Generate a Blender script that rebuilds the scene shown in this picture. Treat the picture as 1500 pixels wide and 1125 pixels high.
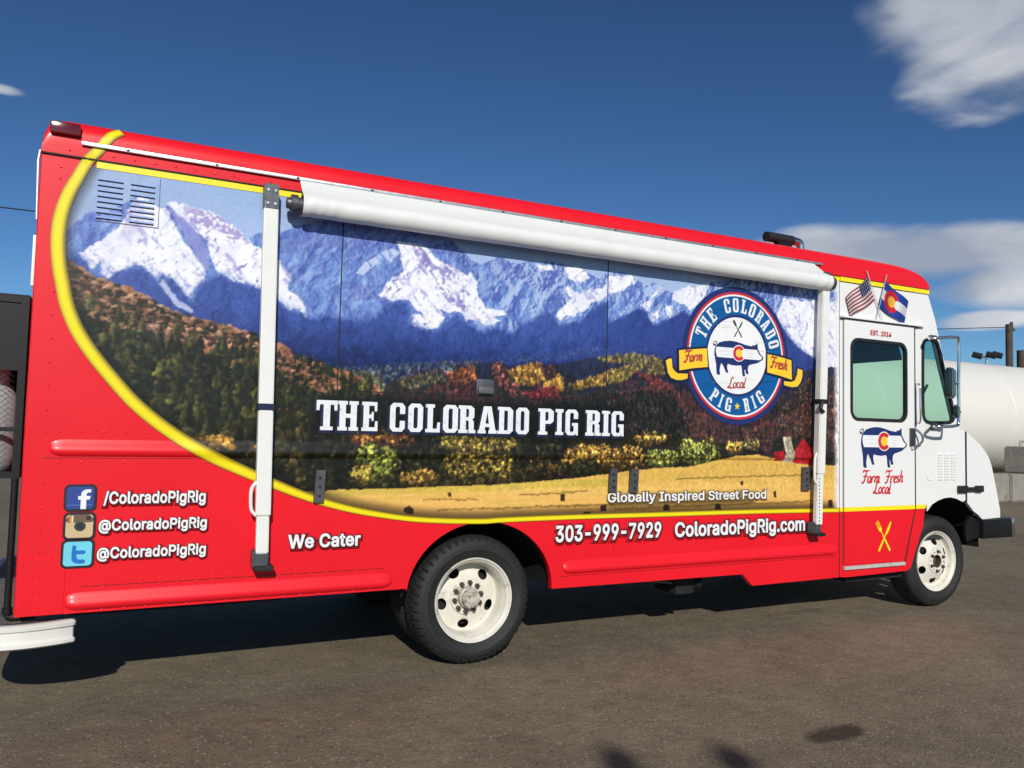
import bpy, bmesh, math, random
import numpy as np
from mathutils import Vector, Matrix
from mathutils.geometry import tessellate_polygon

for o in list(bpy.data.objects): bpy.data.objects.remove(o)
SC = bpy.context.scene
COL = SC.collection
rad = math.radians

# ------------------------------------------------------------------ camera
yaw, pitch, roll = rad(26.601), rad(3.282), rad(1.408)
fw = Vector((math.sin(yaw)*math.cos(pitch), math.cos(yaw)*math.cos(pitch), math.sin(pitch)))
r0 = fw.cross(Vector((0, 0, 1))).normalized(); u0 = r0.cross(fw)
rt = r0*math.cos(roll)+u0*math.sin(roll); up = -r0*math.sin(roll)+u0*math.cos(roll)
cam = bpy.data.cameras.new('camera'); camo = bpy.data.objects.new('camera', cam); COL.objects.link(camo)
camo.matrix_world = Matrix(((rt.x, up.x, -fw.x, -2.0507), (rt.y, up.y, -fw.y, -4.5237), (rt.z, up.z, -fw.z, 1.5026), (0, 0, 0, 1)))
cam.sensor_fit = 'HORIZONTAL'; cam.sensor_width = 36.0; cam.lens = 36.0*1133.33/1500
cam.clip_start = 0.05; cam.clip_end = 5000
SC.camera = camo

# ------------------------------------------------------------------ sun, sky, exposure
LIGHT = Vector((0.54, 1.74, -1.0)).normalized()          # the way the sunlight travels
SUN_EL = math.asin(-LIGHT.z); SUN_AZ = math.atan2(-LIGHT.x, -LIGHT.y)   # azimuth from +Y towards +X
sl = bpy.data.lights.new('sun', 'SUN'); sl.energy = 3.85; sl.angle = rad(0.53); sl.color = (1.0, 0.955, 0.88)
so = bpy.data.objects.new('sun', sl); COL.objects.link(so)
so.rotation_euler = LIGHT.to_track_quat('-Z', 'Y').to_euler(); so.location = (-6, -18, 12)
W = bpy.data.worlds.new('World'); SC.world = W; W.use_nodes = True
nt = W.node_tree; nt.nodes.clear()
def N(tree, typ, **kw):
    n = tree.nodes.new(typ)
    for k, v in kw.items():
        if k.startswith('i_'):
            n.inputs[k[2:].replace('_', ' ')].default_value = v
        else: setattr(n, k, v)
    return n
sky = N(nt, 'ShaderNodeTexSky', sky_type='NISHITA', sun_disc=False, sun_elevation=SUN_EL, sun_rotation=SUN_AZ, altitude=1600, air_density=1.0, dust_density=0.6, ozone_density=3.0)
bg = N(nt, 'ShaderNodeBackground'); bg.inputs['Strength'].default_value = 0.05
hsv = N(nt, 'ShaderNodeGamma'); hsv.inputs['Gamma'].default_value = 1.25
tint = N(nt, 'ShaderNodeMix', data_type='RGBA', blend_type='MULTIPLY'); tint.inputs[0].default_value = 1.0; tint.inputs[7].default_value = (0.65, 0.86, 0.98, 1)
nt.links.new(sky.outputs[0], hsv.inputs['Color']); nt.links.new(hsv.outputs[0], tint.inputs[6]); nt.links.new(tint.outputs[2], bg.inputs['Color'])
# clouds live in the sky by compass direction and height above the horizon
tc = N(nt, 'ShaderNodeTexCoord'); sep = N(nt, 'ShaderNodeSeparateXYZ'); nt.links.new(tc.outputs['Generated'], sep.inputs[0])
def M(tree, op, a, b=None, c=None, clamp=False):
    n = tree.nodes.new('ShaderNodeMath'); n.operation = op; n.use_clamp = clamp
    for i, v in enumerate((a, b, c)):
        if v is None: continue
        if isinstance(v, (int, float)): n.inputs[i].default_value = v
        else: tree.links.new(v, n.inputs[i])
    return n.outputs[0]
az = M(nt, 'DEGREES', M(nt, 'ARCTAN2', sep.outputs[0], sep.outputs[1]))
el = M(nt, 'DEGREES', M(nt, 'ARCSINE', sep.outputs[2]))
cmb = N(nt, 'ShaderNodeCombineXYZ'); nt.links.new(M(nt, 'MULTIPLY', az, 0.10), cmb.inputs[0]); nt.links.new(M(nt, 'MULTIPLY', el, 0.26), cmb.inputs[1])
nz = N(nt, 'ShaderNodeTexNoise', i_Scale=1.0, i_Detail=6.0, i_Roughness=0.48, i_Distortion=0.2); nt.links.new(cmb.outputs[0], nz.inputs['Vector'])
nz2 = N(nt, 'ShaderNodeTexNoise', i_Scale=0.55, i_Detail=6.0, i_Roughness=0.5, i_Distortion=0.6); nt.links.new(cmb.outputs[0], nz2.inputs['Vector'])
dens = None
for ca, ce, ra, re, k in ((64.0, 28.2, 14.0, 9.0, 1.5), (52.5, 12.1, 13.5, 2.5, 1.25), (63, 10.2, 9, 2.2, 1.1), (58.6, 7.5, 3.6, 0.7, 0.8), (-8.6, 19.6, 2.0, 0.35, 0.6),
                          (100, 14, 22, 5, 0.95), (150, 20, 26, 7, 0.9), (-70, 16, 22, 3, 0.75), (-140, 22, 24, 6, 0.85)):
    dx = M(nt, 'DIVIDE', M(nt, 'SUBTRACT', az, ca), ra); dy = M(nt, 'DIVIDE', M(nt, 'SUBTRACT', el, ce), re)
    d2 = M(nt, 'ADD', M(nt, 'MULTIPLY', dx, dx), M(nt, 'MULTIPLY', dy, dy))
    m = M(nt, 'MULTIPLY', M(nt, 'SUBTRACT', 1.0, d2), k)
    dens = m if dens is None else M(nt, 'MAXIMUM', dens, m)
dens = M(nt, 'ADD', M(nt, 'MULTIPLY', dens, 0.75), M(nt, 'MULTIPLY', M(nt, 'SUBTRACT', nz.outputs['Fac'], 0.5), 1.9))
mr = N(nt, 'ShaderNodeMapRange', interpolation_type='SMOOTHSTEP'); nt.links.new(dens, mr.inputs['Value'])
mr.inputs['From Min'].default_value = 0.02; mr.inputs['From Max'].default_value = 0.62
rmp = N(nt, 'ShaderNodeValToRGB'); rmp.color_ramp.elements[0].position = 0.40; rmp.color_ramp.elements[0].color = (0.42, 0.47, 0.58, 1)
rmp.color_ramp.elements[1].position = 0.60; rmp.color_ramp.elements[1].color = (0.92, 0.94, 0.97, 1)
nt.links.new(M(nt, 'ADD', M(nt, 'MULTIPLY', nz2.outputs['Fac'], 0.8), M(nt, 'MULTIPLY', nz.outputs['Fac'], 0.2)), rmp.inputs[0])
bgc = N(nt, 'ShaderNodeBackground'); nt.links.new(rmp.outputs[0], bgc.inputs['Color']); bgc.inputs['Strength'].default_value = 0.8
mx = N(nt, 'ShaderNodeMixShader'); nt.links.new(M(nt, 'MULTIPLY', mr.outputs[0], 0.95), mx.inputs[0])
nt.links.new(bg.outputs[0], mx.inputs[1]); nt.links.new(bgc.outputs[0], mx.inputs[2])
wo = N(nt, 'ShaderNodeOutputWorld'); nt.links.new(mx.outputs[0], wo.inputs[0])
SC.view_settings.view_transform = 'Standard'; SC.view_settings.look = 'None'
SC.view_settings.exposure = 0.0; SC.view_settings.gamma = 1.0; SC.view_settings.use_curve_mapping = False
try:
    SC.cycles.max_bounces = 8; SC.cycles.transparent_max_bounces = 12; SC.cycles.caustics_reflective = False; SC.cycles.caustics_refractive = False
except Exception: pass

# ------------------------------------------------------------------ materials
def lin(c):
    c = np.asarray(c, float)/255.0
    return np.where(c <= 0.04045, c/12.92, ((c+0.055)/1.055)**2.4)
def srgb(r, g, b, k=1.0): return tuple(float(v) for v in lin((r, g, b))*k)
MATS = {}
def mat(name, col, rough=0.5, metal=0.0, var=0.08, scale=6.0, bump=0.0, bscale=60.0, dirt=None, coat=0.0, spec=0.5):
    if name in MATS: return MATS[name]
    m = bpy.data.materials.new(name); m.use_nodes = True; t = m.node_tree; b = t.nodes['Principled BSDF']
    b.inputs['Roughness'].default_value = rough; b.inputs['Metallic'].default_value = metal
    b.inputs['Coat Weight'].default_value = coat; b.inputs['Coat Roughness'].default_value = 0.12
    b.inputs['Specular IOR Level'].default_value = spec
    co = N(t, 'ShaderNodeTexCoord'); n1 = N(t, 'ShaderNodeTexNoise', i_Scale=scale, i_Detail=6.0, i_Roughness=0.6)
    t.links.new(co.outputs['Object'], n1.inputs['Vector'])
    r = N(t, 'ShaderNodeValToRGB'); r.color_ramp.elements[0].position = 0.3; r.color_ramp.elements[1].position = 0.7
    r.color_ramp.elements[0].color = (*[max(0, c*(1-var)) for c in col], 1); r.color_ramp.elements[1].color = (*[min(1, c*(1+var)) for c in col], 1)
    t.links.new(n1.outputs['Fac'], r.inputs[0]); out = r.outputs[0]
    if dirt:
        n2 = N(t, 'ShaderNodeTexNoise', i_Scale=dirt[1], i_Detail=8.0, i_Roughness=0.7); t.links.new(co.outputs['Object'], n2.inputs['Vector'])
        r2 = N(t, 'ShaderNodeValToRGB'); r2.color_ramp.elements[0].position = dirt[2]; r2.color_ramp.elements[1].position = min(1, dirt[2]+0.16)
        r2.color_ramp.elements[0].color = (0, 0, 0, 1); r2.color_ramp.elements[1].color = (1, 1, 1, 1); t.links.new(n2.outputs['Fac'], r2.inputs[0])
        mxn = N(t, 'ShaderNodeMix', data_type='RGBA'); t.links.new(r2.outputs[0], mxn.inputs[0]); t.links.new(out, mxn.inputs[6])
        mxn.inputs[7].default_value = (*dirt[0], 1); out = mxn.outputs[2]
    t.links.new(out, b.inputs['Base Color'])
    rr = N(t, 'ShaderNodeMapRange'); rr.inputs['To Min'].default_value = max(0.02, rough-0.06); rr.inputs['To Max'].default_value = min(1, rough+0.08)
    t.links.new(n1.outputs['Fac'], rr.inputs['Value']); t.links.new(rr.outputs[0], b.inputs['Roughness'])
    if bump:
        n3 = N(t, 'ShaderNodeTexNoise', i_Scale=bscale, i_Detail=4.0); t.links.new(co.outputs['Object'], n3.inputs['Vector'])
        bp = N(t, 'ShaderNodeBump', i_Strength=bump, i_Distance=0.01); t.links.new(n3.outputs['Fac'], bp.inputs['Height']); t.links.new(bp.outputs[0], b.inputs['Normal'])
    MATS[name] = m; return m
def vcol_mat(name, rough=0.38, coat=0.25):
    m = bpy.data.materials.new(name); m.use_nodes = True; t = m.node_tree; b = t.nodes['Principled BSDF']
    a = N(t, 'ShaderNodeVertexColor', layer_name='print'); t.links.new(a.outputs[0], b.inputs['Base Color'])
    b.inputs['Roughness'].default_value = rough; b.inputs['Coat Weight'].default_value = coat; b.inputs['Coat Roughness'].default_value = 0.15
    b.inputs['Specular IOR Level'].default_value = 0.3
    MATS[name] = m; return m
def glass_mat(name, tint, refl=0.09):
    m = bpy.data.materials.new(name); m.use_nodes = True; t = m.node_tree; t.nodes.clear()
    tr = N(t, 'ShaderNodeBsdfTransparent'); tr.inputs[0].default_value = (*tint, 1)
    gl = N(t, 'ShaderNodeBsdfGlossy'); gl.inputs['Roughness'].default_value = 0.01; gl.inputs['Color'].default_value = (1, 1, 1, 1)
    fc = N(t, 'ShaderNodeLayerWeight'); fc.inputs['Blend'].default_value = 0.5
    fr = M(t, 'ADD', M(t, 'MULTIPLY', M(t, 'POWER', fc.outputs['Facing'], 4.0), 0.6), refl*0.4)
    ms = N(t, 'ShaderNodeMixShader'); t.links.new(fr, ms.inputs[0]); t.links.new(tr.outputs[0], ms.inputs[1]); t.links.new(gl.outputs[0], ms.inputs[2])
    o = N(t, 'ShaderNodeOutputMaterial'); t.links.new(ms.outputs[0], o.inputs[0]); MATS[name] = m; return m

RED = mat('red_vinyl', srgb(232, 26, 40, 0.95), 0.38, var=0.04, scale=1.2, coat=0.06, spec=0.3, bump=0.12, bscale=1.7, dirt=(srgb(206, 32, 42), 3.5, 0.60))
WHITE = mat('white_paint', (0.80, 0.80, 0.78), 0.35, var=0.02, scale=1.5, coat=0.3, bump=0.03, bscale=3)
YEL = mat('yellow_vinyl', srgb(250, 225, 20), 0.4, var=0.02)
BLACK = mat('black_rubber', (0.012, 0.012, 0.013), 0.55, var=0.2)
BLKSTEEL = mat('black_steel', (0.008, 0.008, 0.009), 0.5, var=0.25, spec=0.3, dirt=((0.035, 0.032, 0.028), 9, 0.64))
DARK = mat('dark_underbody', (0.010, 0.010, 0.011), 0.85, var=0.3)
GALV = mat('grey_bracket', (0.11, 0.115, 0.125), 0.45, metal=0.6, var=0.2, scale=25)
ALU = mat('aluminium', (0.62, 0.62, 0.61), 0.34, metal=0.85, var=0.1, scale=30)
CHROME = mat('chrome', (0.75, 0.75, 0.75), 0.12, metal=1.0, var=0.05)
CREAM = mat('cream_wheel_paint', (0.70, 0.67, 0.58), 0.5, var=0.10, scale=9, dirt=((0.34, 0.28, 0.20), 11, 0.55))
HUBM = mat('greasy_hub', (0.50, 0.46, 0.38), 0.5, var=0.25, scale=28, dirt=((0.07, 0.05, 0.04), 22, 0.5))
RUST = mat('rusty_steel', (0.09, 0.06, 0.045), 0.7, metal=0.3, var=0.4, scale=40)
TYRE = mat('tyre_rubber', (0.014, 0.014, 0.0145), 0.7, var=0.25, scale=9, bump=0.3, bscale=90, dirt=((0.045, 0.040, 0.034), 7, 0.62))
AWN = mat('white_awning_vinyl', (0.74, 0.75, 0.73), 0.5, var=0.03, scale=4, bump=0.22, bscale=11, dirt=((0.60, 0.59, 0.55), 9, 0.66))
POSTW = mat('white_aluminium_arm', (0.78, 0.78, 0.74), 0.4, var=0.03, scale=8, dirt=((0.52, 0.50, 0.44), 18, 0.73))
BUMPW = mat('white_bumper_paint', (0.74, 0.73, 0.68), 0.5, var=0.05, scale=5, bump=0.12, bscale=30, dirt=((0.16, 0.14, 0.12), 13, 0.63))
NAVY = mat('navy_print', srgb(28, 44, 100), 0.4, var=0.06, scale=8)
NAVYD = mat('dark_navy_print', srgb(22, 30, 62), 0.4, var=0.06)
BLUE = mat('blue_print', srgb(0, 86, 150), 0.4, var=0.05, scale=7)
LRED = mat('red_print', srgb(205, 40, 50), 0.4, var=0.03)
LWH = mat('white_print', (0.82, 0.82, 0.82), 0.4, var=0.03)
WORN = mat('worn_white_print', (0.78, 0.80, 0.82), 0.4, var=0.04, dirt=((0.16, 0.18, 0.24), 48, 0.57))
HALO = (mat('shadow_print', srgb(70, 18, 24), 0.4, var=0.05), mat('shadow_print_edge', srgb(192, 24, 36), 0.4, var=0.03))
HALOG = (mat('grey_shadow_print', srgb(84, 68, 40), 0.4, var=0.05), mat('grey_shadow_print_edge', srgb(158, 126, 66), 0.4, var=0.05))
GOLD = mat('gold_print', srgb(250, 200, 45), 0.4, var=0.04)
CRACK = mat('dark_joint', (0.006, 0.006, 0.007), 0.7)
LENSR = mat('dark_red_lens', (0.12, 0.004, 0.010), 0.12, var=0.1, coat=0.6)
INT = mat('dark_cab_trim', (0.030, 0.032, 0.035), 0.7, var=0.2)
CONC = mat('grey_concrete', (0.27, 0.25, 0.22), 0.9, var=0.2, scale=3, bump=0.4, bscale=25, dirt=((0.15, 0.14, 0.125), 2.2, 0.55))
TANKW = mat('white_tank_paint', (0.74, 0.715, 0.655), 0.42, var=0.03, scale=0.6, dirt=((0.62, 0.57, 0.48), 0.9, 0.62))
WOODP = mat('weathered_pole_wood', (0.075, 0.055, 0.042), 0.9, var=0.35, scale=3)
GLASS = glass_mat('green_tinted_glass', (0.83, 0.945, 0.885))
PRINT = vcol_mat('landscape_print')
FLAGM = vcol_mat('flag_print', 0.42, 0.15)

# ------------------------------------------------------------------ mesh helpers
def link(name, verts, faces, m, parent=None, smooth=False, kind=None, auto=None):
    me = bpy.data.meshes.new(name); me.from_pydata([tuple(v) for v in verts], [], faces); me.update()
    return link_me(name, me, m, parent, smooth, kind, auto)
def link_me(name, me, m, parent=None, smooth=False, kind=None, auto=None):
    if m is not None and not me.materials: me.materials.append(m)
    if smooth or auto:
        me.polygons.foreach_set('use_smooth', [True]*len(me.polygons))
        if auto: me.set_sharp_from_angle(angle=rad(auto))
    o = bpy.data.objects.new(name, me); COL.objects.link(o)
    if parent is not None: o.parent = parent
    if kind: o['kind'] = kind
    return o
def empty(name, loc=(0, 0, 0), parent=None):
    o = bpy.data.objects.new(name, None); COL.objects.link(o); o.location = loc; o.empty_display_size = 0.2
    if parent is not None: o.parent = parent
    return o
def tag(o, label, cat, group=None):
    o['label'] = label; o['category'] = cat
    if group: o['group'] = group
    return o
BOXF = [(0, 3, 2, 1), (4, 5, 6, 7), (0, 1, 5, 4), (1, 2, 6, 5), (2, 3, 7, 6), (3, 0, 4, 7)]
def boxv(x0, x1, y0, y1, z0, z1): return [(x0, y0, z0), (x1, y0, z0), (x1, y1, z0), (x0, y1, z0), (x0, y0, z1), (x1, y0, z1), (x1, y1, z1), (x0, y1, z1)]
def box(name, x0, x1, y0, y1, z0, z1, m, parent=None, bevel=0.0, kind=None):
    bm = bmesh.new(); vs = [bm.verts.new(v) for v in boxv(x0, x1, y0, y1, z0, z1)]
    for f in BOXF: bm.faces.new([vs[i] for i in f])
    if bevel: bmesh.ops.bevel(bm, geom=list(bm.edges), offset=bevel, segments=2, profile=0.6, affect='EDGES')
    bmesh.ops.recalc_face_normals(bm, faces=bm.faces)
    me = bpy.data.meshes.new(name); bm.to_mesh(me); bm.free()
    return link_me(name, me, m, parent, kind=kind, auto=40 if bevel else None)
def sheet_mesh(name, loops, y0, y1, both=True):
    """outline (and hole) loops in (x, z), facing -y at y0, thickness to y1"""
    V3 = [[Vector((x, z, 0)) for x, z in L] for L in loops]
    tris = tessellate_polygon(V3); flat = [p for L in loops for p in L]; n = len(flat)
    verts = [(x, y0, z) for x, z in flat]; faces = []
    for t in tris:
        a, b, c = (flat[i] for i in t)
        s = (b[0]-a[0])*(c[1]-a[1])-(b[1]-a[1])*(c[0]-a[0])
        faces.append(tuple(t) if s > 0 else tuple(reversed(t)))
    if y1 is not None:
        verts += [(x, y1, z) for x, z in flat]
        faces += [tuple(n+i for i in reversed(f)) for f in list(faces)]
        k = 0
        for L in loops:
            m = len(L)
            for i in range(m): faces.append((k+i, k+(i+1) % m, n+k+(i+1) % m, n+k+i))
            k += m
    me = bpy.data.meshes.new(name); me.from_pydata(verts, [], faces); me.update()
    if y1 is not None:
        bm = bmesh.new(); bm.from_mesh(me); bmesh.ops.recalc_face_normals(bm, faces=bm.faces); bm.to_mesh(me); bm.free()
    return me
def sheet(name, loops, y0, y1, m, parent=None, kind=None):
    if not isinstance(loops[0], list): loops = [loops]
    return link_me(name, sheet_mesh(name, loops, y0, y1), m, parent, kind=kind)
def tube(name, pts, r, m, parent=None, seg=10, kind=None, cap=True):
    pts = [Vector(p) for p in pts]; n = len(pts); verts = []; faces = []
    rs = r if isinstance(r, (list, tuple)) else [r]*n
    T = [(pts[min(i+1, n-1)]-pts[max(i-1, 0)]).normalized() for i in range(n)]
    a = T[0].orthogonal().normalized()
    for i in range(n):
        a = (a-T[i]*a.dot(T[i])).normalized(); b = T[i].cross(a)
        for k in range(seg):
            w = 2*math.pi*k/seg; verts.append(pts[i]+(a*math.cos(w)+b*math.sin(w))*rs[i])
    for i in range(n-1):
        for k in range(seg): faces.append((i*seg+k, i*seg+(k+1) % seg, (i+1)*seg+(k+1) % seg, (i+1)*seg+k))
    if cap: faces += [tuple(reversed(range(seg))), tuple((n-1)*seg+k for k in range(seg))]
    return link(name, verts, faces, m, parent, kind=kind, auto=50)
def lathe(name, prof, cx, y, cz, m, parent=None, seg=64, rfun=None, auto=35, closed=False):
    """profile of (radius, depth from the outer face) turned about the y axis"""
    verts = []; faces = []; n = len(prof)
    for k in range(seg):
        w = 2*math.pi*k/seg
        for j, (r, d) in enumerate(prof):
            rr = rfun(j, k, r) if rfun else r
            verts.append((cx+rr*math.cos(w), y+d, cz+rr*math.sin(w)))
    for k in range(seg):
        for j in range(n-1 if not closed else n):
            a, b = k*n+j, k*n+(j+1) % n; c, d = ((k+1) % seg)*n+(j+1) % n, ((k+1) % seg)*n+j
            faces.append((a, b, c, d))
    return link(name, verts, faces, m, parent, auto=auto)
def disc_loop(cx, cz, r, n=64, rz=None, a0=0, a1=360):
    k = n if a1-a0 >= 360 else n+1
    return [(cx+r*math.cos(rad(a0+(a1-a0)*i/n)), cz+(rz or r)*math.sin(rad(a0+(a1-a0)*i/n))) for i in range(k)]
def rrect(x0, x1, z0, z1, r, n=6):
    out = []
    for cx, cz, a in ((x1-r, z1-r, 0), (x0+r, z1-r, 90), (x0+r, z0+r, 180), (x1-r, z0+r, 270)):
        out += [(cx+r*math.cos(rad(a+90*i/n)), cz+r*math.sin(rad(a+90*i/n))) for i in range(n+1)]
    return out
def catmull(pts, sub=6):
    P = [pts[0]]+list(pts)+[pts[-1]]; out = []
    for i in range(1, len(P)-2):
        p0, p1, p2, p3 = P[i-1:i+3]
        for k in range(sub):
            t = k/sub
            out.append(tuple(0.5*((2*p1[j])+(-p0[j]+p2[j])*t+(2*p0[j]-5*p1[j]+4*p2[j]-p3[j])*t*t+(-p0[j]+3*p1[j]-3*p2[j]+p3[j])*t**3) for j in range(len(p1))))
    out.append(tuple(pts[-1])); return out
def smooth_loop(pts, sub=4):
    n = len(pts); out = []
    for i in range(n):
        p0, p1, p2, p3 = (pts[(i+k-1) % n] for k in range(4))
        for k in range(sub):
            t = k/sub
            out.append(tuple(0.5*((2*p1[j])+(-p0[j]+p2[j])*t+(2*p0[j]-5*p1[j]+4*p2[j]-p3[j])*t*t+(-p0[j]+3*p1[j]-3*p2[j]+p3[j])*t**3) for j in range(2)))
    return out
def ribbon_geo(pts, width, y):
    """flat stroke in (x, z); y creeps forward along the stroke so crossings never share a plane"""
    verts = []; faces = []; n = len(pts)
    ws = width if isinstance(width, (list, tuple)) else [width]*n
    for i in range(n):
        a, b = pts[max(i-1, 0)], pts[min(i+1, n-1)]; dx, dz = b[0]-a[0], b[1]-a[1]; L = math.hypot(dx, dz) or 1
        nx, nz_ = -dz/L, dx/L; yy = y-0.00012*i
        verts += [(pts[i][0]+nx*ws[i]/2, yy, pts[i][1]+nz_*ws[i]/2), (pts[i][0]-nx*ws[i]/2, yy, pts[i][1]-nz_*ws[i]/2)]
        if i: faces.append((2*i-2, 2*i-1, 2*i+1, 2*i))
    return verts, faces
def join_geo(parts):
    V, F = [], []
    for v, f in parts:
        k = len(V); V += v; F += [tuple(i+k for i in q) for q in f]
    return V, F
def cap_height(bold):
    cu = bpy.data.curves.new('cap', 'FONT'); cu.body = 'H'; cu.font = FONT or cu.font; cu.bevel_depth = bold; ob = bpy.data.objects.new('cap', cu); COL.objects.link(ob)
    me = bpy.data.meshes.new_from_object(ob.evaluated_get(bpy.context.evaluated_depsgraph_get())); h = max(v.co.y for v in me.vertices); bpy.data.objects.remove(ob); bpy.data.curves.remove(cu); bpy.data.meshes.remove(me); return h
def text_mesh(body, x0, x1, z0, cap, y, bold=0.0, shear=0.0):
    cu = bpy.data.curves.new('lettering', 'FONT'); cu.body = body; cu.size = 1.0; cu.font = FONT or cu.font; cu.bevel_depth = bold; cu.bevel_resolution = 1; cu.shear = shear; cu.resolution_u = 4; cu.space_character = 1.03
    ob = bpy.data.objects.new('lettering_source', cu); COL.objects.link(ob)
    dg = bpy.context.evaluated_depsgraph_get(); me = bpy.data.meshes.new_from_object(ob.evaluated_get(dg))
    bpy.data.objects.remove(ob); bpy.data.curves.remove(cu)
    co = np.empty(len(me.vertices)*3); me.vertices.foreach_get('co', co); co = co.reshape(-1, 3)
    X0, X1 = co[:, 0].min(), co[:, 0].max()
    out = np.empty_like(co); out[:, 0] = x0+(co[:, 0]-X0)/(X1-X0)*(x1-x0); out[:, 1] = y-0.0012*co[:, 2]/max(bold, 1e-6); out[:, 2] = z0+co[:, 1]/cap_height(bold)*cap
    me.vertices.foreach_set('co', out.ravel()); me.update(); me.materials.clear(); return me
FONT = None
try:
    FONT = bpy.data.fonts.load(bpy.utils.system_resource('DATAFILES', path='fonts')+'/Inter.woff2')   # the interface font that ships with Blender
except Exception: FONT = None
def lettering(body, x0, x1, z0, cap, m, parent, y=-0.009, bold=0.03, halo=None, grow=0.055, sh=(0.0015, -0.002)):
    o = link_me('lettering', text_mesh(body, x0, x1, z0, cap, y, bold), m, parent)
    if halo:      # printed drop shadow: a dark edge inside a paler one
        for k, (g, m2) in enumerate(((grow, halo[0]), (grow*1.9, halo[1]))):
            w = g*cap*1.37; link_me('lettering_shadow', text_mesh(body, x0-w+sh[0], x1+w+sh[0], z0+sh[1], cap+w, y+0.002+0.0016*k, bold+g), m2, parent)
    return o
GLY = {
 'T': [[(0,1),(0,.66),(.14,.66),(.16,.86),(.34,.86),(.34,.12),(.2,.12),(.2,0),(.8,0),(.8,.12),(.66,.12),(.66,.86),(.84,.86),(.86,.66),(1,.66),(1,1)]],
 'H': [[(0,1),(.46,1),(.46,.88),(.38,.88),(.38,.57),(.62,.57),(.62,.88),(.54,.88),(.54,1),(1,1),(1,.88),(.92,.88),(.92,.12),(1,.12),(1,0),(.54,0),(.54,.12),(.62,.12),(.62,.43),(.38,.43),(.38,.12),(.46,.12),(.46,0),(0,0),(0,.12),(.08,.12),(.08,.88),(0,.88)]],
 'E': [[(0,1),(.95,1),(.95,.68),(.8,.68),(.78,.87),(.45,.87),(.45,.57),(.6,.57),(.62,.66),(.74,.66),(.74,.35),(.62,.35),(.6,.44),(.45,.44),(.45,.13),(.82,.13),(.84,.34),(1,.34),(1,0),(0,0),(0,.12),(.1,.12),(.1,.88),(0,.88)]],
 'C': [[(.2,1),(.8,1),(1,.88),(1,.62),(.66,.62),(.66,.84),(.6,.87),(.42,.87),(.36,.82),(.36,.18),(.42,.13),(.6,.13),(.66,.17),(.66,.38),(1,.38),(1,.12),(.8,0),(.2,0),(0,.12),(0,.88)]],
 'O': [[(.2,1),(.8,1),(1,.88),(1,.12),(.8,0),(.2,0),(0,.12),(0,.88)], [(.36,.82),(.42,.87),(.58,.87),(.64,.82),(.64,.18),(.58,.13),(.42,.13),(.36,.18)]],
 'L': [[(0,1),(.62,1),(.62,.88),(.5,.88),(.5,.13),(.78,.13),(.82,.36),(1,.36),(1,0),(0,0),(0,.12),(.14,.12),(.14,.88),(0,.88)]],
 'R': [[(0,1),(.72,1),(.92,.9),(.92,.58),(.8,.5),(.9,.42),(.9,.12),(1,.12),(1,0),(.6,0),(.6,.42),(.54,.46),(.44,.46),(.44,.12),(.54,.12),(.54,0),(0,0),(0,.12),(.1,.12),(.1,.88),(0,.88)], [(.44,.88),(.56,.88),(.6,.84),(.6,.62),(.56,.58),(.44,.58)]],
 'A': [[(.3,1),(.7,1),(.93,.12),(1,.12),(1,0),(.56,0),(.56,.12),(.62,.12),(.6,.24),(.38,.24),(.36,.12),(.42,.12),(.42,0),(0,0),(0,.12),(.07,.12)], [(.49,.8),(.58,.36),(.4,.36)]],
 'D': [[(0,1),(.78,1),(1,.88),(1,.12),(.78,0),(0,0),(0,.12),(.1,.12),(.1,.88),(0,.88)], [(.42,.87),(.6,.87),(.66,.83),(.66,.17),(.6,.13),(.42,.13)]],
 'P': [[(0,1),(.78,1),(1,.9),(1,.52),(.8,.42),(.46,.42),(.46,.12),(.6,.12),(.6,0),(0,0),(0,.12),(.12,.12),(.12,.88),(0,.88)], [(.46,.88),(.6,.88),(.66,.84),(.66,.58),(.6,.54),(.46,.54)]],
 'I': [[(0,1),(1,1),(1,.88),(.78,.88),(.78,.12),(1,.12),(1,0),(0,0),(0,.12),(.22,.12),(.22,.88),(0,.88)]],
 'G': [[(.2,1),(.8,1),(1,.88),(1,.64),(.66,.64),(.66,.84),(.6,.87),(.42,.87),(.36,.82),(.36,.18),(.42,.13),(.6,.13),(.66,.18),(.66,.36),(.54,.36),(.54,.48),(1,.48),(1,0),(.84,0),(.8,.07),(.7,0),(.2,0),(0,.12),(0,.88)]],
}
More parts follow.
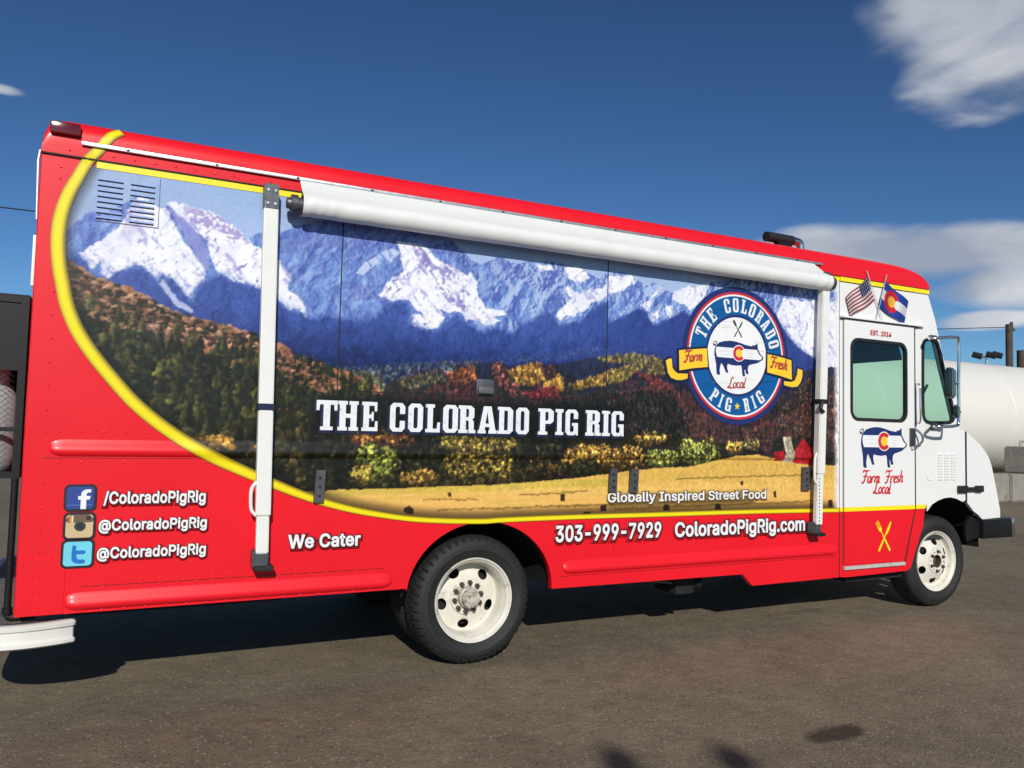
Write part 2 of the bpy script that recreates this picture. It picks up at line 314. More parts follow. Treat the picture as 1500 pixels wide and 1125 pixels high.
SCRIPT = {
 'F': (0.60, [[(0,.80),(.10,.98),(.36,.94),(.68,1.0)], [(.40,.95),(.34,.5),(.24,.10),(.10,0),(0,.10)], [(.10,.50),(.30,.54),(.56,.52)]]),
 'a': (0.42, [[(.32,.44),(.20,.52),(.05,.38),(.03,.14),(.14,.02),(.28,.16),(.34,.48)], [(.34,.50),(.31,.12),(.36,.02),(.46,.08)]]),
 'r': (0.34, [[(.06,.50),(.05,.25),(.02,0)], [(.05,.26),(.14,.46),(.24,.52),(.33,.46)]]),
 'm': (0.56, [[(.05,.50),(.04,.25),(.01,0)], [(.04,.28),(.16,.50),(.25,.44),(.22,0)], [(.24,.28),(.36,.50),(.46,.42),(.43,.06),(.48,.02),(.56,.08)]]),
 'e': (0.36, [[(.04,.24),(.18,.28),(.29,.38),(.22,.52),(.08,.44),(.03,.22),(.12,.03),(.26,.04),(.36,.12)]]),
 's': (0.32, [[(.27,.44),(.17,.52),(.07,.42),(.14,.28),(.24,.16),(.16,.02),(.02,.06)]]),
 'h': (0.42, [[(.14,1.0),(.09,.5),(.02,0)], [(.06,.26),(.18,.50),(.29,.44),(.26,.06),(.31,.02),(.40,.08)]]),
 'L': (0.56, [[(.46,.84),(.42,1),(.28,.9),(.24,.45),(.14,.10),(.02,.06),(.06,.14),(.22,.07),(.42,0),(.58,.12)]]),
 'o': (0.38, [[(.20,.52),(.06,.42),(.04,.16),(.15,.02),(.29,.14),(.31,.38),(.20,.52)]]),
 'c': (0.34, [[(.29,.42),(.19,.52),(.06,.40),(.04,.16),(.15,.02),(.32,.10)]]),
 'l': (0.22, [[(.14,1.0),(.08,.5),(.05,.10),(.10,.01),(.20,.08)]]),
 ' ': (0.25, []),
}
def script_text(body, x0, x1, zl, zr, h, m, parent, y, w, slant=0.18, name='script_lettering'):
    tot = sum(SCRIPT[c][0] for c in body); parts = []; cx = 0; kx = (x1-x0)/(tot+slant); q = 0
    for c in body:
        adv, strokes = SCRIPT[c]
        for s in strokes:
            pts = [(x0+(cx+px+slant*pz)*kx, zl+(zr-zl)*(cx+px)/tot+pz*h) for px, pz in catmull(s, 5)]
            n = len(pts); ws = [w*(0.75+0.45*math.sin(math.pi*i/(n-1))) for i in range(n)]
            parts.append(ribbon_geo(pts, ws, y-0.0011*(q % 2))); q += 1
        cx += adv
    V, F = join_geo(parts); return link(name, V, F, m, parent)

# ------------------------------------------------------------------ ground
def ground_material():
    m = bpy.data.materials.new('worn_asphalt'); m.use_nodes = True; t = m.node_tree; b = t.nodes['Principled BSDF']
    co = N(t, 'ShaderNodeTexCoord'); P = co.outputs['Object']
    big = N(t, 'ShaderNodeTexNoise', i_Scale=0.45, i_Detail=7.0, i_Roughness=0.62); t.links.new(P, big.inputs['Vector'])
    mid = N(t, 'ShaderNodeTexNoise', i_Scale=5.5, i_Detail=6.0, i_Roughness=0.7); t.links.new(P, mid.inputs['Vector'])
    fine = N(t, 'ShaderNodeTexNoise', i_Scale=160.0, i_Detail=3.0, i_Roughness=0.7); t.links.new(P, fine.inputs['Vector'])
    vor = N(t, 'ShaderNodeTexVoronoi', i_Scale=95.0, i_Randomness=1.0); t.links.new(P, vor.inputs['Vector'])
    r1 = N(t, 'ShaderNodeValToRGB'); e = r1.color_ramp.elements; e[0].position = 0.3; e[1].position = 0.72
    e[0].color = (0.158, 0.126, 0.082, 1); e[1].color = (0.238, 0.192, 0.128, 1); t.links.new(big.outputs['Fac'], r1.inputs[0])
    def mul(a, fac, lo, hi, w=1.0):
        r = N(t, 'ShaderNodeMapRange'); r.inputs['From Min'].default_value = 0.3; r.inputs['From Max'].default_value = 0.7
        r.inputs['To Min'].default_value = lo; r.inputs['To Max'].default_value = hi; t.links.new(fac, r.inputs['Value'])
        x = N(t, 'ShaderNodeMix', data_type='RGBA', blend_type='MULTIPLY'); x.inputs[0].default_value = w
        t.links.new(a, x.inputs[6]); t.links.new(r.outputs[0], x.inputs[7]); return x.outputs[2]
    blot = N(t, 'ShaderNodeTexNoise', i_Scale=1.7, i_Detail=8.0, i_Roughness=0.72, i_Distortion=0.5); t.links.new(P, blot.inputs['Vector'])
    c = mul(r1.outputs[0], mid.outputs['Fac'], 0.80, 1.14); c = mul(c, blot.outputs['Fac'], 0.86, 1.10); c = mul(c, fine.outputs['Fac'], 0.66, 1.30)
    # pale chips of aggregate
    sp = N(t, 'ShaderNodeValToRGB'); sp.color_ramp.elements[0].position = 0.945; sp.color_ramp.elements[1].position = 0.985
    sp.color_ramp.elements[0].color = (0, 0, 0, 1); sp.color_ramp.elements[1].color = (1, 1, 1, 1)
    sx = N(t, 'ShaderNodeSeparateXYZ'); t.links.new(vor.outputs['Color'], sx.inputs[0]); t.links.new(sx.outputs[0], sp.inputs[0])
    x = N(t, 'ShaderNodeMix', data_type='RGBA'); t.links.new(M(t, 'MULTIPLY', sp.outputs[0], 0.75), x.inputs[0]); t.links.new(c, x.inputs[6]); x.inputs[7].default_value = (0.36, 0.32, 0.27, 1); c = x.outputs[2]
    dk = N(t, 'ShaderNodeValToRGB'); dk.color_ramp.elements[0].position = 0.0; dk.color_ramp.elements[1].position = 0.06
    dk.color_ramp.elements[0].color = (1, 1, 1, 1); dk.color_ramp.elements[1].color = (0, 0, 0, 1); t.links.new(sx.outputs[1], dk.inputs[0])
    x = N(t, 'ShaderNodeMix', data_type='RGBA'); t.links.new(M(t, 'MULTIPLY', dk.outputs[0], 0.7), x.inputs[0]); t.links.new(c, x.inputs[6]); x.inputs[7].default_value = (0.035, 0.03, 0.026, 1); c = x.outputs[2]
    # the oil stain and a few old drips
    pos = N(t, 'ShaderNodeSeparateXYZ'); t.links.new(P, pos.inputs[0]); stain = None
    for cx, cy, rx, ry, k in ((1.255, -1.685, 0.205, 0.085, 1.0), (1.13, -1.70, 0.10, 0.06, 0.9), (-2.6, -0.75, 0.10, 0.03, 0.45), (-1.35, -0.4, 0.10, 0.04, 0.35), (0.3, -0.45, 0.12, 0.05, 0.25), (5.9, -0.2, 0.09, 0.05, 0.7), (-2.0, -1.05, 0.09, 0.04, 0.4), (3.2, 0.35, 0.4, 0.06, 0.35)):
        dx = M(t, 'DIVIDE', M(t, 'SUBTRACT', pos.outputs[0], cx), rx); dy = M(t, 'DIVIDE', M(t, 'SUBTRACT', pos.outputs[1], cy), ry)
        d2 = M(t, 'ADD', M(t, 'ADD', M(t, 'MULTIPLY', dx, dx), M(t, 'MULTIPLY', dy, dy)), M(t, 'MULTIPLY', M(t, 'SUBTRACT', mid.outputs['Fac'], 0.5), 2.4))
        s = M(t, 'MULTIPLY', M(t, 'SUBTRACT', 1.25, d2, clamp=True), k); stain = s if stain is None else M(t, 'MAXIMUM', stain, s)
    x = N(t, 'ShaderNodeMix', data_type='RGBA'); t.links.new(M(t, 'MULTIPLY', stain, 0.82), x.inputs[0]); t.links.new(c, x.inputs[6]); x.inputs[7].default_value = (0.030, 0.022, 0.018, 1); c = x.outputs[2]
    t.links.new(c, b.inputs['Base Color']); b.inputs['Roughness'].default_value = 0.88; b.inputs['Specular IOR Level'].default_value = 0.25
    h = M(t, 'ADD', M(t, 'MULTIPLY', fine.outputs['Fac'], 0.6), M(t, 'MULTIPLY', vor.outputs['Distance'], 0.7))
    bp = N(t, 'ShaderNodeBump', i_Strength=0.55, i_Distance=0.006); t.links.new(h, bp.inputs['Height'])
    bp2 = N(t, 'ShaderNodeBump', i_Strength=0.35, i_Distance=0.05); t.links.new(mid.outputs['Fac'], bp2.inputs['Height']); t.links.new(bp.outputs[0], bp2.inputs['Normal'])
    t.links.new(bp2.outputs[0], b.inputs['Normal']); MATS['worn_asphalt'] = m; return m
g = link('ground', [(-1500, -1500, 0), (1500, -1500, 0), (1500, 1500, 0), (-1500, 1500, 0)], [(0, 1, 2, 3)], ground_material())
g['kind'] = 'structure'; g['label'] = 'worn brown asphalt yard with an oil stain'

# ------------------------------------------------------------------ the food truck: shell
T = empty('food_truck')
tag(T, 'red and white food truck wrapped in a snowy mountain print with a rolled awning', 'food truck')
WID = 2.35
arch_r = [(0.039+0.507*math.cos(rad(a)), 0.455+0.448*math.sin(rad(a))) for a in range(0, 181, 6)]
side = [(-2.48, 0.517), (-2.48, 2.85), (3.255, 2.85), (3.255, 0.349), (2.314, 0.345), (2.215, 0.438), (0.546, 0.446)]+arch_r[1:-1]+[(-0.468, 0.517)]
side = side[::-1]
BODY = sheet('body_side', [side], 0.0, 0.045, RED, T); BODY['label'] = 'red side wall with pressed ribs and rivets'
sheet('far_body_side', [side], WID-0.045, WID, RED, T)
box('rear_wall', -2.478, -2.44, 0.05, WID-0.05, 0.53, 2.845, RED, T)
# rounded rear corner post
tube('corner_post', [(-2.462, 0.0268, z) for z in (0.519, 2.848)], 0.026, RED, T, seg=16)
# roof: rolled side, crowned top, rounded nose
def roof_y(z):
    if z < 2.955: return -0.008
    t = min(1, (z-2.955)/0.10); return -0.008+0.11*(1-math.sqrt(max(0, 1-t*t)))
stations = [(-2.487, 0.0), (-2.483, 0.35), (-2.475, 0.62), (-2.46, 0.84), (-2.435, 0.95), (-2.38, 1.0), (-1, 1.0), (1, 1.0), (3.0, 1.0), (3.75, 1.0), (3.95, 0.985), (4.1, 0.95), (4.22, 0.88), (4.31, 0.76), (4.37, 0.58), (4.40, 0.36), (4.408, 0.12), (4.409, 0.0)]
prof = [(-0.008, 2.845), (-0.008, 2.90), (-0.008, 2.955)]
prof += [(-0.008+0.11*(1-math.cos(rad(a))), 2.955+0.095*math.sin(rad(a))) for a in range(15, 91, 15)]
prof += [(0.5, 3.075), (WID/2, 3.085)]
prof = prof+[(WID-y, z) for y, z in prof[-2::-1]]
V = []; F = []
for x, k in stations:
    V += [(x, y, 2.845+(z-2.845)*k) for y, z in prof]
n = len(prof)
for i in range(len(stations)-1):
    for j in range(n-1): F.append((i*n+j, i*n+j+1, (i+1)*n+j+1, (i+1)*n+j))
ROOF = link('roof', V, F, RED, T, auto=40)
box('roof_seam', -2.483, 4.39, -0.0115, 0.0, 2.8385, 2.8462, CRACK, T)
# yellow stripe under the roof
box('yellow_stripe', -2.235, 3.255, -0.0062, -0.001, 2.803, 2.8375, YEL, T)
box('yellow_stripe', 3.257, 4.392, -0.0162, -0.001, 2.803, 2.8375, YEL, T)

# cab side, door, windows
dw = [(3.381,2.332),(4.084,1.644)]
DX0, DX1, DZ0, DZ1 = dw[0][0], dw[1][0], dw[1][1], dw[0][1]
door_win = rrect(DX0, DX1, DZ0, DZ1, 0.085)
qw = smooth_loop([(4.304,1.759),(4.303,2.089),(4.309,2.322),(4.336,2.383),(4.4,2.402),(4.476,2.4),(4.529,2.364),(4.588,2.204),(4.645,2.038),(4.701,1.891),(4.746,1.736),(4.738,1.678),(4.679,1.648),(4.525,1.641),(4.392,1.64),(4.327,1.669)], 3)
arch_f = [(4.366,0.858),(4.432,0.917),(4.517,0.951),(4.603,0.971),(4.69,0.976),(4.777,0.962),(4.865,0.932)]
cab = [(3.262, 0.918), (3.262, 2.80)]+[(4.394,2.799),(4.496,2.572),(4.552,2.389),(4.617,2.193),(4.731,1.898),(4.835,1.601),(4.904,1.577)]+[(4.905, 0.945)]+arch_f[::-1]+[(4.36, 0.918)]
cab = cab[::-1]
CAB = sheet('cab_side', [cab, door_win[::-1], qw[::-1]], -0.002, 0.010, WHITE, T); CAB['label'] = 'white cab side panel'
sheet('far_cab_side', [cab, rrect(DX0, DX1, DZ0, DZ1, 0.085), qw], WID-0.035, WID+0.002, WHITE, T)
cab_red = [(3.262, 0.884), (3.262, 0.352)]+[(3.328,0.345),(4.089,0.353),(4.143,0.38),(4.198,0.5),(4.31,0.734)]+[(4.335, 0.884)]
sheet('cab_lower_panel', [cab_red], -0.002, 0.035, RED, T)
sheet('yellow_stripe', [[(3.262, 0.884), (4.335, 0.884), (4.352, 0.918), (3.262, 0.918)]], -0.004, 0.03, YEL, T)
sheet('far_cab_lower_panel', [cab_red], WID-0.035, WID+0.002, RED, T)
box('body_joint', 3.2545, 3.2625, -0.001, 0.03, 0.35, 2.80, CRACK, T)
# door, set a few mm proud
door_up = [(3.305, 0.9185), (4.188, 0.9185), (4.188, 2.488), (3.305, 2.488)]
DOOR = sheet('door', [door_up, door_win[::-1]], -0.012, -0.0025, WHITE, T); DOOR['label'] = 'white passenger door with a pig emblem'
dr = [(3.305, 0.452), (4.045, 0.438), (4.186, 0.8835), (3.305, 0.8835)]
sheet('lower_door_panel', [dr], -0.012, -0.0025, RED, DOOR)
sheet('yellow_stripe', [[(3.305, 0.884), (4.186, 0.884), (4.188, 0.918), (3.305, 0.918)]], -0.0135, -0.003, YEL, DOOR)
box('door_seal', 4.191, 4.206, -0.010, 0.0, 0.90, 2.492, BLACK, T)
sheet('door_seal', [[(4.050, 0.430), (4.066, 0.430), (4.206, 0.897), (4.190, 0.897)]], -0.010, 0.0, BLACK, T)
box('door_seal', 3.297, 3.3035, -0.0045, 0.0, 0.45, 2.49, GALV, T)
rail = [(3.329,2.438),(4.251,2.434)]
box('drip_rail', 3.262, 4.31, -0.034, -0.003, 2.496, 2.510, WHITE, T)
box('drip_rail_shade', 3.262, 4.25, -0.0155, -0.003, 2.482, 2.4945, GALV, T)
V, F = join_geo([(boxv(3.30, 4.045, -0.022, -0.003, 0.408, 0.436), BOXF)]); link('door_sill', V, F, mat('bare_sill', (0.58, 0.56, 0.53), 0.5, metal=0.25, var=0.2, scale=20, dirt=((0.2, 0.05, 0.05), 12, 0.66)), T)
# gaskets and panes
def ring(loop, grow):
    cx = sum(p[0] for p in loop)/len(loop); cz = sum(p[1] for p in loop)/len(loop); out = []; n = len(loop)
    for i in range(n):
        a, b = loop[i-1], loop[(i+1) % n]; dx, dz = b[0]-a[0], b[1]-a[1]; L = math.hypot(dx, dz) or 1
        nx, nz_ = dz/L, -dx/L
        if (loop[i][0]-cx)*nx+(loop[i][1]-cz)*nz_ < 0: nx, nz_ = -nx, -nz_
        out.append((loop[i][0]+nx*grow, loop[i][1]+nz_*grow))
    return out
WIN = sheet('door_window', [ring(door_win, -0.012)], 0.002, 0.006, GLASS, DOOR)
sheet('window_gasket', [ring(door_win, 0.006), ring(door_win, -0.020)[::-1]], -0.019, 0.010, BLACK, DOOR)
sheet('quarter_window', [ring(qw, -0.014)], 0.002, 0.006, GLASS, T)
QG = sheet('window_gasket', [ring(qw, 0.006), ring(qw, -0.022)[::-1]], -0.012, 0.0085, BLACK, T)
# windscreen frame in the raked front plane
A = Vector((4.394, 0, 2.805)); B = Vector((4.835, 0, 1.601)); sv = (B-A); SL = sv.length; sv.normalize(); nv = Vector((-sv.z, 0, sv.x)); nv = nv if nv.x > 0 else -nv
def front_plane(loops, off, m, name, th=0.03, parent=T):
    me = sheet_mesh(name, loops, 0.0, th)
    for v in me.vertices:
        y, d, s = v.co.x, v.co.y, v.co.z
        q = A+sv*s+nv*(off-d); v.co = (q.x, y, q.z)
    bm = bmesh.new(); bm.from_mesh(me); bmesh.ops.recalc_face_normals(bm, faces=bm.faces); bm.to_mesh(me); bm.free()
    return link_me(name, me, m, parent)
def sof(z): return (2.805-z)/(2.805-1.601)*SL
wl = [rrect(0.055, 1.155, sof(2.44), sof(1.655), 0.06), rrect(1.195, WID-0.055, sof(2.44), sof(1.655), 0.06)]
WS = front_plane([[(0.037, -0.01), (WID-0.037, -0.01), (WID-0.037, SL+0.03), (0.037, SL+0.03)]]+[w[::-1] for w in wl], 0.0, WHITE, 'windscreen_surround')
for w in wl: front_plane([w], -0.012, GLASS, 'windscreen', 0.005)
front_plane([[(0.04, 0.0), (WID-0.04, 0.0), (WID-0.04, sof(2.45)), (0.04, sof(2.45))]], -0.034, INT, 'header_lining', 0.02)
for ya, yb in ((0.36, 1.14), (1.20, 2.0)): front_plane([[(ya, sof(2.50)), (yb, sof(2.50)), (yb, sof(2.268)), (ya, sof(2.268))]], -0.065, INT, 'sun_visor', 0.02)
for yy in (0.55, 1.75):
    q0 = A+sv*sof(1.62)+nv*0.02; q1 = A+sv*sof(2.0)+nv*0.02
    tube('wiper', [(q0.x, yy, q0.z), (q1.x, yy-0.32, q1.z)], 0.012, BLACK, T, seg=6)
# cab inside
box('cab_ceiling', 3.30, 4.38, 0.05, WID-0.05, 2.78, 2.80, INT, T)
box('bulkhead', 3.262, 3.29, 0.05, WID-0.05, 0.6, 2.80, INT, T)
box('cab_floor', 3.262, 4.80, 0.05, WID-0.05, 0.60, 0.64, INT, T)
box('dashboard', 4.45, 4.82, 0.08, WID-0.08, 1.30, 1.62, INT, T, bevel=0.05)
box('driver_seat', 3.60, 4.05, 1.45, 1.95, 0.95, 1.12, INT, T, bevel=0.04)
box('seat_back', 3.55, 3.68, 1.45, 1.95, 1.10, 1.75, INT, T, bevel=0.05)
tube('steering_wheel', [(4.36+0.10*math.sin(rad(a))*0.8, 1.70+0.21*math.cos(rad(a)), 1.58+0.17*math.sin(rad(a))) for a in range(0, 361, 15)], 0.014, BLACK, T, seg=8, cap=False)
# bonnet, loft across the width
nose = [(4.914,1.577),(5.014,1.528),(5.131,1.46),(5.207,1.397),(5.258,1.346),(5.303,1.263),(5.338,1.154),(5.383,1.005),(5.427,0.844),(5.437,0.773)]
nose[0] = (4.930, 1.575)
base = [(5.05, nose[-1][1]-0.004)]
arch2 = [(4.92,0.9),(5.024,0.844),(5.094,0.808),(5.155,0.764)]
fender = [(4.930, 0.925)]+[p for p in arch2[1:]]+[(nose[-1][0]-0.01, nose[-1][1])]+nose[-2::-1]
sheet('wing', [fender], 0.0, 0.03, WHITE, T)
sheet('far_wing', [fender], WID-0.03, WID, WHITE, T)
V = []; F = []
ys = [(0.03, 0.0, 1.0), (0.06, 0.006, 1.0), (0.2, 0.02, 1.0), (0.5, 0.05, 1.01), (WID/2, 0.07, 1.012), (WID-0.5, 0.05, 1.01), (WID-0.2, 0.02, 1.0), (WID-0.06, 0.006, 1.0), (WID-0.03, 0.0, 1.0)]
for y, dx, kz in ys: V += [(x+dx*(i/(len(nose)-1)), y, z*kz) for i, (x, z) in enumerate(nose)]
k = len(nose)
for i in range(len(ys)-1):
    for j in range(k-1): F.append((i*k+j, i*k+j+1, (i+1)*k+j+1, (i+1)*k+j))
HOOD = link('bonnet', V, F, WHITE, T, auto=45)
for yy in (0.30, WID-0.30):
    o = lathe('headlight', [(0.0, 0.0), (0.06, 0.004), (0.085, 0.018), (0.092, 0.04)], 0, 0, 0, CHROME, T, seg=24)
    o.rotation_euler = (0, 0, rad(90)); o.location = (5.50, yy, 1.02)
box('grille', 5.38, 5.492, 0.60, WID-0.60, 0.85, 1.15, BLACK, T, bevel=0.01)
box('bonnet_joint', 4.908, 4.929, -0.0035, 0.02, 0.93, 1.575, BLACK, T)
lx = [(4.778,1.014),(4.907,1.081),(4.977,1.03),(4.997,1.061),(5.087,1.01),(5.089,1.079)]
LT = box('bonnet_latch', lx[0][0], lx[1][0], -0.034, -0.003, lx[0][1], lx[1][1], BLACK, T, bevel=0.012)
box('latch_strap', lx[1][0], lx[4][0], -0.026, -0.006, lx[2][1]-0.004, lx[3][1]+0.004, BLACK, LT)
box('latch_hook', lx[4][0]-0.05, lx[4][0]+0.05, -0.034, -0.001, lx[4][1]+0.008, lx[5][1], BLACK, LT, bevel=0.010)
# cowl access panel and its louvres
lp = [(4.353,1.359),(4.35,1.136),(4.503,1.36),(4.789,1.141)]
tube('access_panel_edge', [(lp[0][0], -0.004, lp[0][1]), (lp[0][0], -0.004, lp[1][1]+0.03), (lp[0][0]+0.03, -0.004, lp[1][1]), (lp[0][0]+0.09, -0.004, lp[1][1])], 0.005, WHITE, T, seg=6)
lv = sheet_mesh('louvre', [rrect(-0.036, 0.036, -0.007, 0.007, 0.006, 3)], -0.008, 0.0)
lw0, lw1, lz0, lz1 = lp[2][0]-0.0, lp[3][0]-0.02, lp[3][1], lp[2][1]
for c in range(3):
    for r in range(10):
        o = link_me('louvre', lv, WHITE, CAB); o.location = (lw0+0.04+(lw1-lw0-0.08)*c/2, -0.0025, lz0+(lz1-lz0)*r/9)
# front bumper
box('front_bumper', 5.13, 5.60, -0.03, WID+0.03, 0.585, 0.765, BLKSTEEL, T, bevel=0.02)
box('bumper_trim', 5.555, 5.606, -0.036, WID+0.036, 0.60, 0.762, CHROME, T, bevel=0.01)
sheet('bumper_stay', [[(4.95, 0.56), (5.14, 0.60), (5.14, 0.74), (5.02, 0.80), (4.93, 0.72)]], 0.02, 0.05, BLKSTEEL, T)
# chassis, wheel wells, floor
box('floor_pan', -2.40, 4.30, 0.71, WID-0.71, 0.60, 0.66, DARK, T)
for yy in (0.72, 1.55): box('chassis_rail', -2.4, 5.2, yy, yy+0.08, 0.42, 0.62, DARK, T)
for x0, x1 in ((-2.3, -1.0), (1.0, 2.1)): box('storage_tank', x0, x1, 1.0, 1.5, 0.28, 0.56, DARK, T, bevel=0.03)
def well(name, cx, cz, a, h, y0, y1):
    V = []; F = []; K = 18
    for i in range(K+1):
        w = math.pi*i/K; V += [(cx+a*math.cos(w), y0, cz+h*math.sin(w)), (cx+a*math.cos(w), y1, cz+h*math.sin(w))]
        if i: F.append((2*i-2, 2*i-1, 2*i+1, 2*i))
    c = len(V); V += [(cx+a*math.cos(math.pi*i/K), y1, cz+h*math.sin(math.pi*i/K)) for i in range(K+1)]; F.append(tuple(range(c, c+K+1)))
    return link(name, V, F, DARK, T, auto=40)
well('wheel_well', 0.039, 0.455, 0.515, 0.456, 0.0465, 0.70)
well('wheel_well', 4.70, 0.50, 0.46, 0.55, 0.04, 0.62)
tube('rear_axle', [(0, 0.3, 0.41), (0, WID-0.3, 0.41)], 0.06, DARK, T)
tube('front_axle', [(4.54, 0.25, 0.36), (4.54, WID-0.25, 0.36)], 0.045, DARK, T)
ex = [(1.708,0.389),(1.859,0.277),(1.99,0.387),(1.985,0.278)]
EXB = box('exhaust_box', ex[0][0], ex[1][0]+0.02, 0.16, 0.42, ex[1][1]+0.01, 0.47, DARK, T, bevel=0.012)
tube('tail_pipe', [(ex[1][0]+0.01, 0.25, ex[1][1]+0.075), (ex[2][0]-0.03, 0.17, ex[1][1]+0.075)], 0.056, BLKSTEEL, T, seg=18, cap=False)
tube('stay_rod', [(ex[0][0]-0.4, 0.4, 0.40), (ex[0][0]+0.03, 0.2, ex[0][1]-0.02)], 0.014, GALV, T, seg=6)
tube('drag_link', [(3.4, 0.45, 0.30), (4.35, 0.35, 0.27)], 0.02, GALV, T, seg=8)
sheet('step_well', [[(3.45, 0.28), (4.2, 0.28), (4.2, 0.42), (3.45, 0.42)]], 0.10, 0.55, DARK, T)

# ------------------------------------------------------------------ wheels
def lug(name, cx, cz, y, r, h, m, parent):
    return lathe(name, [(0, 0), (r*0.55, 0), (r*0.6, h*0.4), (r, h*0.45), (r, h)], cx, y, cz, m, parent, seg=6, auto=None)
def wheel(cx, y, front, mirror=False, tread=True):
    w = empty('wheel', (0, 0, 0), T)
    tp = [(.258, .03), (.266, .012), (.275, .003), (.29, -.004), (.318, -.012), (.322, -.015), (.345, -.013), (.349, -.010), (.372, -.002), (.385, .008), (.396, .022), (.402, .042), (.4055, .075), (.4062, .115), (.4055, .155), (.402, .188), (.394, .21), (.37, .236), (.32, .246), (.28, .236), (.258, .20)]
    random.seed(int(cx*10)+3)
    def rf(j, k, r):
        if not front and 9 <= j <= 16:
            ph = k % 5
            if j in (9, 10, 11, 15, 16) and ph in (0,): return r-0.014
            if j == 13: return r-0.010
            if j in (12, 14) and (k+2) % 5 == 0: return r-0.008
        if front and j in (12, 14): return r-0.006
        return r
    lathe('tyre', tp, cx, y, 0.406, TYRE, w, seg=230, rfun=rf, auto=30)
    if front:
        lathe('rim', [(.210, .062), (.224, .060), (.231, .045), (.236, .020), (.252, .012), (.258, .002), (.266, .0), (.268, .008), (.262, .03), (.25, .09), (.24, .2)], cx, y, 0.406, CREAM, w, seg=72)
        dprof = lambda r: 0.062-0.052*min(1, max(0, (0.210-r)/0.09))**0.8
        r_in, hub_r, hole_r, hr = 0.112, 0.112, 0.170, 0.032
    else:
        lathe('rim', [(.212, .148), (.219, .142), (.222, .128), (.223, .070), (.226, .058), (.232, .046), (.240, .022), (.252, .014), (.258, .002), (.266, .0), (.268, .008), (.262, .03), (.25, .10), (.24, .2)], cx, y, 0.406, CREAM, w, seg=72)
        dprof = lambda r: 0.148-0.024*min(1, max(0, (0.212-r)/0.08))
        r_in, hub_r, hole_r, hr = 0.118, 0.118, 0.174, 0.033
    # pierced disc: concentric rings between the hub and the rim, five hand holes cut through
    r_out = 0.210 if front else 0.212
    nh = 6 if front else 5; a_off = 49 if not front else 26
    loops = [disc_loop(0, 0, r_out, 96), disc_loop(0, 0, r_in, 60)[::-1]]
    for k in range(nh):
        a = rad(a_off+360/nh*k); ca, sa = math.cos(a), math.sin(a)
        L = [(hole_r*ca+hr*(math.cos(rad(t))*ca*0.92-math.sin(rad(t))*sa*1.15), hole_r*sa+hr*(math.cos(rad(t))*sa*0.92+math.sin(rad(t))*ca*1.15)) for t in range(0, 360, 18)]
        loops.append(L[::-1])
    me = sheet_mesh('disc', loops, 0.0, None)
    bm = bmesh.new(); bm.from_mesh(me)
    for _ in range(2): bmesh.ops.subdivide_edges(bm, edges=[e for e in bm.edges if e.calc_length() > 0.02], cuts=1)
    bmesh.ops.triangulate(bm, faces=bm.faces[:])
    for v in bm.verts: v.co = (cx+v.co.x, y+dprof(math.hypot(v.co.x, v.co.z)), 0.406+v.co.z)
    bm.to_mesh(me); bm.free(); link_me('wheel_disc', me, CREAM, w, auto=60)
    lathe('brake_drum', [(0.0, .19), (0.19, .19), (0.20, .26)], cx, y, 0.406, DARK, w, seg=32)
    d0 = dprof(r_in)
    if front:
        lathe('hub_flange', [(0.050, d0-.002), (0.058, d0-0.012), (0.085, d0-.012), (0.108, d0-.008), (0.113, d0+.004)], cx, y, 0.406, CREAM, w, seg=40)
        lathe('hub_bore', [(0.0, d0+.035), (0.046, d0+.03), (0.050, d0-.002), (0.054, d0-.016), (0.058, d0-.012)], cx, y, 0.406, RUST, w, seg=32)
        for k in range(6): lug('lug_nut', cx+0.086*math.cos(rad(60*k+25)), 0.406+0.086*math.sin(rad(60*k+25)), y+d0-.036, .015, .028, RUST, w)
        for k in range(6): lug('stud', cx+0.086*math.cos(rad(60*k+55)), 0.406+0.086*math.sin(rad(60*k+55)), y+d0-.018, .006, .012, RUST, w)
    else:
        lathe('hub_flange', [(0.060, d0-.012), (0.112, d0-.010), (0.119, d0+.004)], cx, y, 0.406, CREAM, w, seg=40)
        lathe('hub', [(0.0, d0-.092), (0.028, d0-.094), (0.030, d0-.088), (0.056, d0-.086), (0.060, d0-.078), (0.060, d0-.05), (0.068, d0-.045), (0.070, d0-.01)], cx, y, 0.406, HUBM, w, seg=40)
        for k in range(8): lug('hub_bolt', cx+0.045*math.cos(rad(45*k)), 0.406+0.045*math.sin(rad(45*k)), y+d0-.097, .009, .012, HUBM, w)
        for k in range(10): lug('lug_nut', cx+0.093*math.cos(rad(36*k+10)), 0.406+0.093*math.sin(rad(36*k+10)), y+d0-.046, .016, .036, RUST, w)
    if mirror:
        w.location = (0, WID, 0); w.scale = (1, -1, 1)
    return w
wheel(0.0, 0.03, False); wheel(4.54, 0.03, True)
wheel(0.0, 0.03, False, True); wheel(4.54, 0.03, True, True)
for yy in (0.30, WID-0.30-0.25):
    lathe('inner_dual_tyre', [(.25, .02), (.30, 0), (.37, .0), (.40, .03), (.4055, .06), (.4055, .18), (.40, .21), (.37, .24), (.3, .25), (.25, .23)], 0.0, yy, 0.406, TYRE, T, seg=200,
          rfun=lambda j, k, r: r-0.012 if j in (3, 6) and k % 5 == 0 else r)

